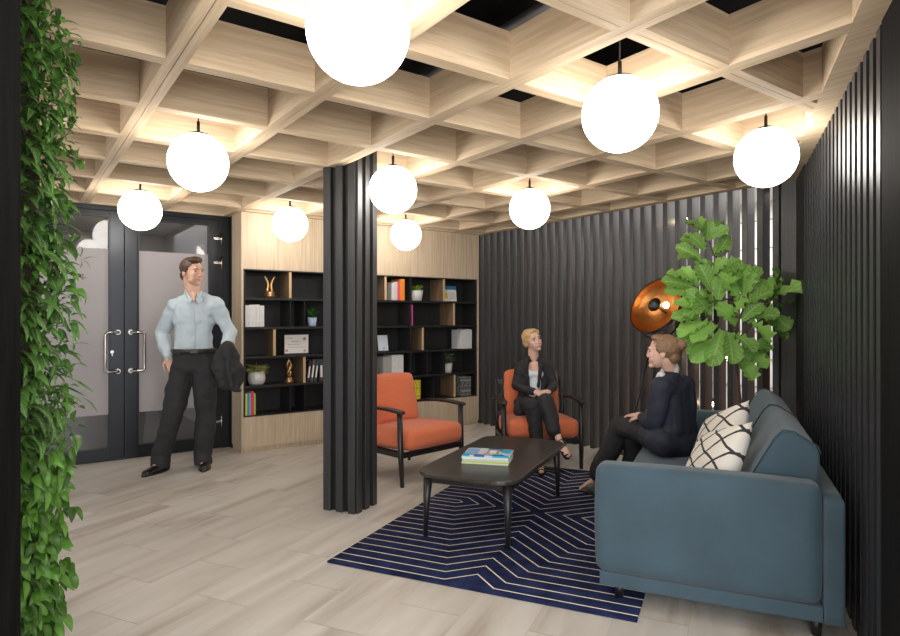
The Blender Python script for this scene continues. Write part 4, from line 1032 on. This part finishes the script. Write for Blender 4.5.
# --- standing man
BM = Vector((P(181, 470, 5.42).x, 5.42, 0))
man = empty('person', BM, 0, 'standing man in pale blue shirt and charcoal trousers, jacket over his arm', 'person')
mc = Vector((.42, -.91, 0)).normalized(); mr = Vector((.91, .42, 0)).normalized()
nk = P(193.5, 293, 5.47); sl, sr = P(175.5, 307, 5.46), P(216, 306, 5.46)
el, er = P(162, 333, 5.53), P(229.5, 332, 5.50); wl, wr = P(167.5, 358, 5.40), P(226, 353, 5.36)
hl, hr = P(184, 367, 5.45), P(205, 367, 5.45); kl, kr = P(173, 413, 5.38), P(206.5, 412, 5.50)
al = Vector((P(161.5,460,5.44).x, 5.44, .09)); ar = Vector((P(203.5,456,5.57).x, 5.57, .09))
tl = Vector((P(141,478,5.19).x, 5.20, 0)); tr_ = Vector((P(202.5,473,5.36).x, 5.37, 0))
HT = headT(P(192.5, 272.5, 5.44), (.88, -.50, .02), s=1.10)
f = Fig(); head(f, HT, nk+Vector((0,.0,.0)))
f.cap(nk, P(194,320,5.47), .05, .09, 1.1, mr).cap(P(194,320,5.47), P(194,362,5.46), .09, .09, 1.3, mr)
f.chain([P(190,310,5.47), sl, el, wl], [.05,.042,.035,.026]); f.chain([P(198,310,5.47), sr, er, wr], [.05,.042,.035,.026])
f.chain([P(194,360,5.46), hl, kl, al], [.09,.08,.05,.035]); f.chain([P(194,360,5.46), hr, kr, ar], [.09,.08,.05,.035])
f.cap(al, al.lerp(tl, .6)+Vector((0,0,-.02)), .035, .025); f.cap(ar, ar.lerp(tr_, .6)+Vector((0,0,-.02)), .035, .025)
f.cap(P(193.5,296,5.42), P(193.8,300,5.385), .035, .022)
hand(f, wl, P(173, 371, 5.38)-wl, mc, .15, .17); hand(f, wr, P(219, 367, 5.34)-wr, mc, .2, .17, thumb=-1)
f.build('body', 'skin', man, BM, .0048, 6); features(HT, man, BM)
f = Fig(); e = lambda c, r: f.ell(c, r, HT)
e((0,-.022,.042), (.080,.094,.084)); e((0,.035,.098), (.060,.045,.030)); e((.02,.060,.092), (.045,.028,.022)); e((-.072,-.008,.030), (.014,.034,.040)); e((.072,-.008,.030), (.014,.034,.040)); e((0,-.080,-.02), (.055,.028,.05))
f.build('hair', 'hair_brown', man, BM, .0045, 3, .006, 60)
f = Fig()
f.cap(P(193.8,307,5.47), P(194,322,5.465), .112, .124, 1.42, mr); f.cap(P(194,320,5.465), P(194,349,5.455), .122, .126, 1.30, mr)
f.cap(nk+Vector((0,0,-.03)), P(193.5,310,5.47), .066, .115, 1.15, mr)
for a, b in ((P(188,299,5.47), sl), (P(200,298,5.47), sr)): f.cap(a, b, .055, .072)
f.chain([P(183,309,5.46), sl, P(168.5,320,5.50), el, P(165,347,5.46), wl+Vector((0,0,.02))], [.08,.074,.067,.061,.057,.043])
f.chain([P(208,308,5.46), sr, P(223,319,5.50), er, P(229,343,5.43), wr], [.08,.074,.067,.061,.057,.046])
f.build('shirt', 'shirt', man, BM, .006, 12, .03, 11)
mb = MB(); fc = mc*.0
pl_ = [P(193.5+(k*.08), 299+k*6, 5.47)+mc*(.118+.028*math.sin(min(1, k/7)*1.5))-BM for k in range(9)]
mb.tube(pl_, .006, 6, flat=.6); mb.build('placket', 'shirt', man)
for sg in (-1, 1):
    a = P(193.5+sg*8, 292, 5.44)-BM; b_ = P(193.5+sg*1.5, 300, 5.40)-BM+mc*.05; c_ = P(193.5+sg*8.5, 300.5, 5.40)-BM+mc*.035
    mb = MB(); v0 = [a+Vector((0,0,.018)), a+mc*.06+Vector((0,0,.012)), b_+Vector((0,0,.004)), b_+Vector((0,0,-.035))+mr*sg*.025, c_, a+mr*sg*.012]
    up_ = [mb.bm.verts.new(q) for q in v0]; dn = [mb.bm.verts.new(q-mc*.008) for q in v0]
    mb.bm.faces.new(up_); mb.bm.faces.new(dn[::-1])
    for k in range(6): mb.bm.faces.new((up_[k], up_[(k+1)%6], dn[(k+1)%6], dn[k]))
    mb.build('collar', 'shirt', man)
f = Fig()
f.cap(P(194,355,5.455), P(194,366,5.45), .122, .128, 1.38, mr)
f.chain([hl, P(178,390,5.42), kl, P(166,438,5.42), al+Vector((0,0,.06)), al+Vector((0,-.02,-.03))], [.112,.102,.090,.086,.086,.082])
f.chain([hr, P(205,390,5.46), kr, P(205,436,5.53), ar+Vector((0,0,.06)), ar+Vector((0,-.02,-.03))], [.112,.102,.090,.084,.084,.080])
o = f.build('trousers', 'trousers', man, BM, .006, 8, .03, 9)
for v in o.data.vertices:
    if v.co.z < .03: v.co.z = .03+(v.co.z-.03)*.08
mb = MB(); bc_ = P(194, 350.5, 5.455)-BM
ring = [bc_+mr*.172*math.cos(a)+mc*.132*math.sin(a)+Vector((0,0,.0)) for a in [2*math.pi*k/40 for k in range(41)]]
mb.tube(ring, .019, 8, flat=1.0); bl = mb.build('belt', 'leather', man)
mb = MB(); q = bc_+mc*.152-mr*.01; mb.box(-.032, .032, -.006, .006, -.017, .017, bev=.002, m=Matrix.Translation(q) @ Matrix.Rotation(math.atan2(mr.y, mr.x), 4, 'Z')); mb.build('belt_buckle', 'black_metal', bl)
shoe(man, BM, Vector((al.x+.035, al.y+.075, 0)), tl, .08, .05); shoe(man, BM, Vector((ar.x, ar.y+.07, 0)), tr_, .08, .05)
# jacket over the arm: a separate held thing
BJ = P(229, 368, 5.34)
f = Fig()
f.chain([P(221,352,5.33), P(227,348,5.30), P(233,352,5.38)], [.045,.055,.045])
f.chain([P(223,353,5.30), P(222,366,5.31), P(226,383,5.33)], [.055,.075,.055], 1.2, mr)
f.chain([P(230,352,5.32), P(234,370,5.33), P(237,385,5.34)], [.055,.085,.045], 1.0, mr)
f.chain([P(220,356,5.31), P(219,372,5.32), P(223,384,5.33)], [.04,.05,.035])
f.chain([P(226,350,5.27), P(229,370,5.25), P(232,386,5.27)], [.03,.03,.03])
f.chain([P(226,384,5.33), P(236,388,5.34), P(241,390,5.34)], [.045,.035,.015])
jk = f.build('folded_jacket', 'trousers', None, BJ, .006, 8, .05, 10); jk.location = BJ
tag(jk, 'charcoal suit jacket draped over the forearm of the standing man', 'jacket')

# --- woman in the armchair
BW = Vector((P(533,403,5.8).x, 5.75, 0))
w1 = empty('person', BW, 0, 'blonde seated woman in black suit and pale top, hands clasped on crossed legs', 'person')
wc = Vector((.12, -.99, 0)).normalized(); wr1 = Vector((.99, .12, 0))
nk = P(533.5, 357, 5.84); sl, sr = P(521, 367.5, 5.84), P(546.5, 366, 5.82)
el, er = P(516.5, 385, 5.80), P(553, 384, 5.74); wl, wr = P(534.5, 391.5, 5.53), P(549, 391.5, 5.52)
hl, hr = P(526.5, 404, 5.78), P(540, 404, 5.78); kl, kr = P(533, 407, 5.38), P(546, 401.5, 5.40)
al, ar = P(538.3, 461, 5.34), P(559.5, 441, 5.22)
HT = headT(P(532.3, 340.5, 5.80), (.42, -.89, .14), (-.34, .05, 1), .97)
f = Fig(); head(f, HT, nk, True)
f.cap(P(533.5,366,5.85), P(533.5,385,5.85), .075, .085, 1.25, wr1).cap(P(533.5,385,5.85), P(533.5,403,5.8), .085, .09, 1.3, wr1)
f.cap(P(534.5,366,5.78), P(534.5,372,5.775), .055, .055, 1.1, wr1)
f.chain([P(531,373,5.85), sl, el, wl], [.036,.033,.029,.021]); f.chain([P(536,373,5.85), sr, er, wr], [.036,.033,.029,.021])
f.chain([P(533.5,403,5.8), hl, kl, P(536,432,5.37), al], [.08,.07,.045,.043,.026]); f.chain([P(533.5,403,5.8), hr, kr, P(552,421,5.31), ar], [.08,.07,.045,.043,.027])
f.cap(al, P(540.5,469,5.24), .026, .020); f.cap(P(540,468,5.26), P(541.5,471.5,5.18), .026, .018, 1.4, wr1)
f.cap(ar, P(565,451,5.14), .027, .021); f.cap(P(564,449,5.15), P(568.5,456,5.10), .025, .016, 1.4, wr1)
hand(f, wl, P(543,395.5,5.42)-wl, Vector((0,-.4,1)), .38, .165, thumb=-1); hand(f, wr, P(539.5,396.5,5.40)-wr, Vector((.1,-.5,1)), .38, .165)
f.build('body', 'skin_f', w1, BW, .0042, 5); features(HT, w1, BW, browm='hair_mid')
f = Fig(); e = lambda c, r: f.ell(c, r, HT)
e((0,-.022,.036), (.080,.094,.086)); e((.0,.030,.090), (.055,.048,.026)); e((-.070,.0,.028), (.016,.040,.045)); e((.070,.0,.028), (.016,.040,.045)); e((0,-.085,-.01), (.05,.03,.05)); e((-.05,.025,.062), (.034,.036,.034)); e((.05,.025,.062), (.034,.036,.034))
e((-.062,-.03,-.005), (.022,.045,.045)); e((.062,-.03,-.005), (.022,.045,.045))
f.chain([HT @ Vector((-.01,-.095,-.02)), HT @ Vector((-.05,-.115,-.05)), HT @ Vector((-.07,-.10,-.10))], [.032,.03,.012])
f.build('hair', 'hair_blonde', w1, BW, .0042, 3, .005, 60)
f = Fig(); f.cap(P(534,374,5.80), P(533.5,396,5.76), .078, .075, .95, wr1); f.cap(P(529.5,374,5.75), P(539,374,5.75), .042, .042)
f.build('top', 'white_cloth', w1, BW, .006, 3)
f = Fig()
for sg, a, b in ((-1, 526.3, 519), (1, 541.8, 548)):
    f.chain([P(533.5+sg*6,363,5.83), P(a,374,5.81), P(a+.3*sg,388,5.80), P(a,400,5.78), P(a+sg*2,410,5.72)], [.05,.070,.064,.086,.07])
    f.chain([P(533.5+sg*5,357.5,5.80), P(533.5+sg*7.5,368,5.72), P(533.5+sg*4.5,386,5.71)], [.014,.024,.016])
f.cap(P(533.5,364,5.88), P(533.5,398,5.87), .085, .10, 1.4, wr1)
f.cap(P(525,364,5.88), P(543,363,5.88), .045, .045)
f.chain([sl, P(518.3,376,5.83), el, P(524,389,5.67), wl+Vector((-.015,.01,0))], [.058,.052,.046,.042,.033]); f.chain([sr, P(550.5,374,5.79), er, P(552,388,5.63), wr+Vector((.01,.015,0))], [.058,.052,.046,.042,.033])
f.chain([P(521,404,5.76), P(519,411,5.66)], [.07,.05]); f.chain([P(546,402,5.76), P(550,405,5.66)], [.06,.04])
f.build('jacket', 'suit_black', w1, BW, .0055, 5, .02, 14)
f = Fig(); f.cap(P(527,404,5.78), P(540,404,5.78), .10, .10)
f.chain([hl, kl, P(536,432,5.37), P(538,455,5.35)], [.092,.072,.062,.048]); f.chain([hr, P(543,402.5,5.55), kr, P(551.5,420,5.31), P(554,431,5.265)], [.092,.08,.072,.066,.060])
f.build('trousers', 'suit_black', w1, BW, .0055, 5, .016, 16)
def sandal(a, b, par, base):
    a, b = Vector(a)-base, Vector(b)-base; d = (b-a).normalized(); s = d.cross(Vector((0,0,1))).normalized(); n = s.cross(d)
    pts = [a-d*.02, a+d*.06-n*.004, b+d*.01]
    f = Fig(); f.cap(a-n*.028, b-n*.022, .010, .010, 2.8, s); o = f.build('shoe', 'shoe', par, Vector((0,0,0)), .004, 2)
    mb = MB(); mb.tube([a-n*.03-d*.01, a-n*.09-d*.02], [.012, .006], 8); mb.build('heel', 'shoe', o)
    for t in (.62, .9):
        c = a.lerp(b, t); mb = MB(); mb.tube([c+s*.034*math.cos(k*math.pi/8)+n*(.032*math.sin(k*math.pi/8)-.015) for k in range(9)], .008, 6, flat=1.0); mb.build('strap', 'shoe', o)
    mb = MB(); c = Vector(a)+n*.03-d*.0; mb.tube([c+(s*math.cos(k*math.pi/8)+d*math.sin(k*math.pi/8))*.032 for k in range(17)], .0045, 6); mb.build('strap', 'shoe', o)
sandal(P(538.8,465,5.31), P(541.5,472,5.17), w1, BW); sandal(P(561,445,5.19), P(568.5,457,5.10), w1, BW)

# --- woman on the sofa
B2 = Vector((P(672,438,4.1).x, 4.1, 0))
w2 = empty('person', B2, 0, 'woman with hair in a bun and navy blazer, seated on the sofa seen from behind', 'person')
ff = Vector((-.75, .66, 0)).normalized(); rr2 = Vector((.66, .75, 0))
nk = P(671, 372, 4.11); sn, sf_ = P(661, 388, 3.98), P(685, 385, 4.24)
en, ef = P(655.5, 423, 4.00), P(680, 420, 4.42); wn, wf = P(642, 416.5, 4.22), P(641, 415, 4.34)
hn, hf = P(664, 441, 4.04), P(680, 437, 4.19); kn, kf = P(620, 425.5, 4.50), P(634, 432, 4.48)
an, af = P(597.5, 478, 4.68), P(633, 484, 4.60)
HT = headT(P(662.5, 352, 4.08), (-.88, .42, .03), s=1.0)
f = Fig(); head(f, HT, nk+Vector((0,0,.01)), True)
f.cap(P(672,390,4.11), P(674,435,4.12), .06, .09, 1.2, rr2)
f.chain([P(670,390,4.10), sn, en, wn], [.035,.034,.030,.022]); f.chain([P(670,390,4.10), sf_, ef, wf], [.03,.028,.028,.022])
f.chain([P(673,438,4.12), hn, kn, an], [.09,.08,.048,.027]); f.chain([P(673,438,4.12), hf, kf, af], [.09,.08,.048,.027])
t2_ = Vector((P(583,490,4.7).x, 4.76, .03)); f.cap(an, t2_, .027, .018); f.cap(af, af+ff*.12+Vector((0,0,-.07)), .027, .02)
hand(f, wn, P(632.5,418,4.34)-wn, Vector((-.2,.1,1)), .3, .165, thumb=-1); hand(f, wf, P(631.5,415,4.40)-wf, Vector((0,-.2,1)), .3, .165)
f.build('body', 'skin_f', w2, B2, .0042, 5); features(HT, w2, B2, browm='hair_mid')
f = Fig(); e = lambda c, r: f.ell(c, r, HT)
e((0,-.022,.034), (.080,.095,.086)); e((0,.028,.090), (.055,.048,.027)); e((-.070,-.008,.03), (.016,.038,.045)); e((.070,-.008,.03), (.016,.038,.045)); e((0,-.072,-.03), (.054,.038,.045)); e((0,-.120,.052), (.036,.032,.036)); e((0,-.105,.070), (.022,.022,.022))
f.build('hair', 'hair_mid', w2, B2, .0042, 3, .005, 60)
f = Fig(); f.cap(nk+Vector((0,0,.022)), nk+ff*.02-Vector((0,0,.03)), .054, .062); f.cap(P(664,376,4.06)+ff*.02, P(660,392,4.10)+ff*.03, .03, .03)
f.build('blouse', 'white_cloth', w2, B2, .005, 3)
f = Fig()
f.cap(P(673,388,4.13), P(674,412,4.13), .095, .105, 1.45, rr2); f.cap(P(674,412,4.13), P(674.5,444,4.12), .105, .13, 1.3, rr2)
f.cap(P(670,377,4.10), P(673,386,4.13), .062, .09, 1.1, rr2); f.cap(P(667,384,4.06), P(680,383,4.20), .065, .065)
f.cap(P(666,394,4.06), P(668,430,4.04), .10, .10); f.cap(P(682,392,4.20), P(682,430,4.18), .085, .10)
f.chain([P(668,388,4.05), sn, P(658.5,405,3.98), en, P(648,420.5,4.11), wn+(en-wn)*.08], [.075,.074,.066,.062,.052,.040]); f.chain([P(680,386,4.18), sf_, P(684,402,4.33), ef, wf+(ef-wf)*.2], [.07,.068,.06,.05,.034])
f.chain([P(660,441,4.0), P(682,446,4.10), P(687,442,4.2)], [.10,.11,.11]); f.cap(P(662,440,4.02), P(651,437,4.12), .10, .085)
f.build('jacket', 'suit_navy', w2, B2, .0055, 12, .022, 9)
f = Fig(); f.cap(hn, hf, .105, .105)
f.chain([hn, P(641,431,4.28), kn, P(612,448,4.56), P(601,468,4.64), P(600,473,4.655)], [.098,.084,.072,.074,.080,.082]); f.chain([hf, P(656,433,4.35), kf, P(633,455,4.53), P(633,473,4.57)], [.095,.080,.068,.068,.072])
f.build('trousers', 'suit_black', w2, B2, .0055, 6, .02, 12)
shoe(w2, B2, Vector((P(601,488,4.62).x, 4.60, .022)), Vector((P(580,490,4.8).x, 4.76, .016)), .03, .036, 'shoe_grey')
shoe(w2, B2, Vector((af.x+.02, af.y-.03, .02)), Vector((af.x-.15, af.y+.12, .02)), .03, .034, 'shoe_grey')

w = bpy.data.worlds.new('world'); sc.world = w; w.use_nodes = True
w.node_tree.nodes['Background'].inputs['Color'].default_value = (.95, .97, 1, 1); w.node_tree.nodes['Background'].inputs['Strength'].default_value = .75
vs = sc.view_settings; vs.view_transform = 'Standard'; vs.look = 'None'; vs.gamma = 1; vs.exposure = .75; vs.use_curve_mapping = False
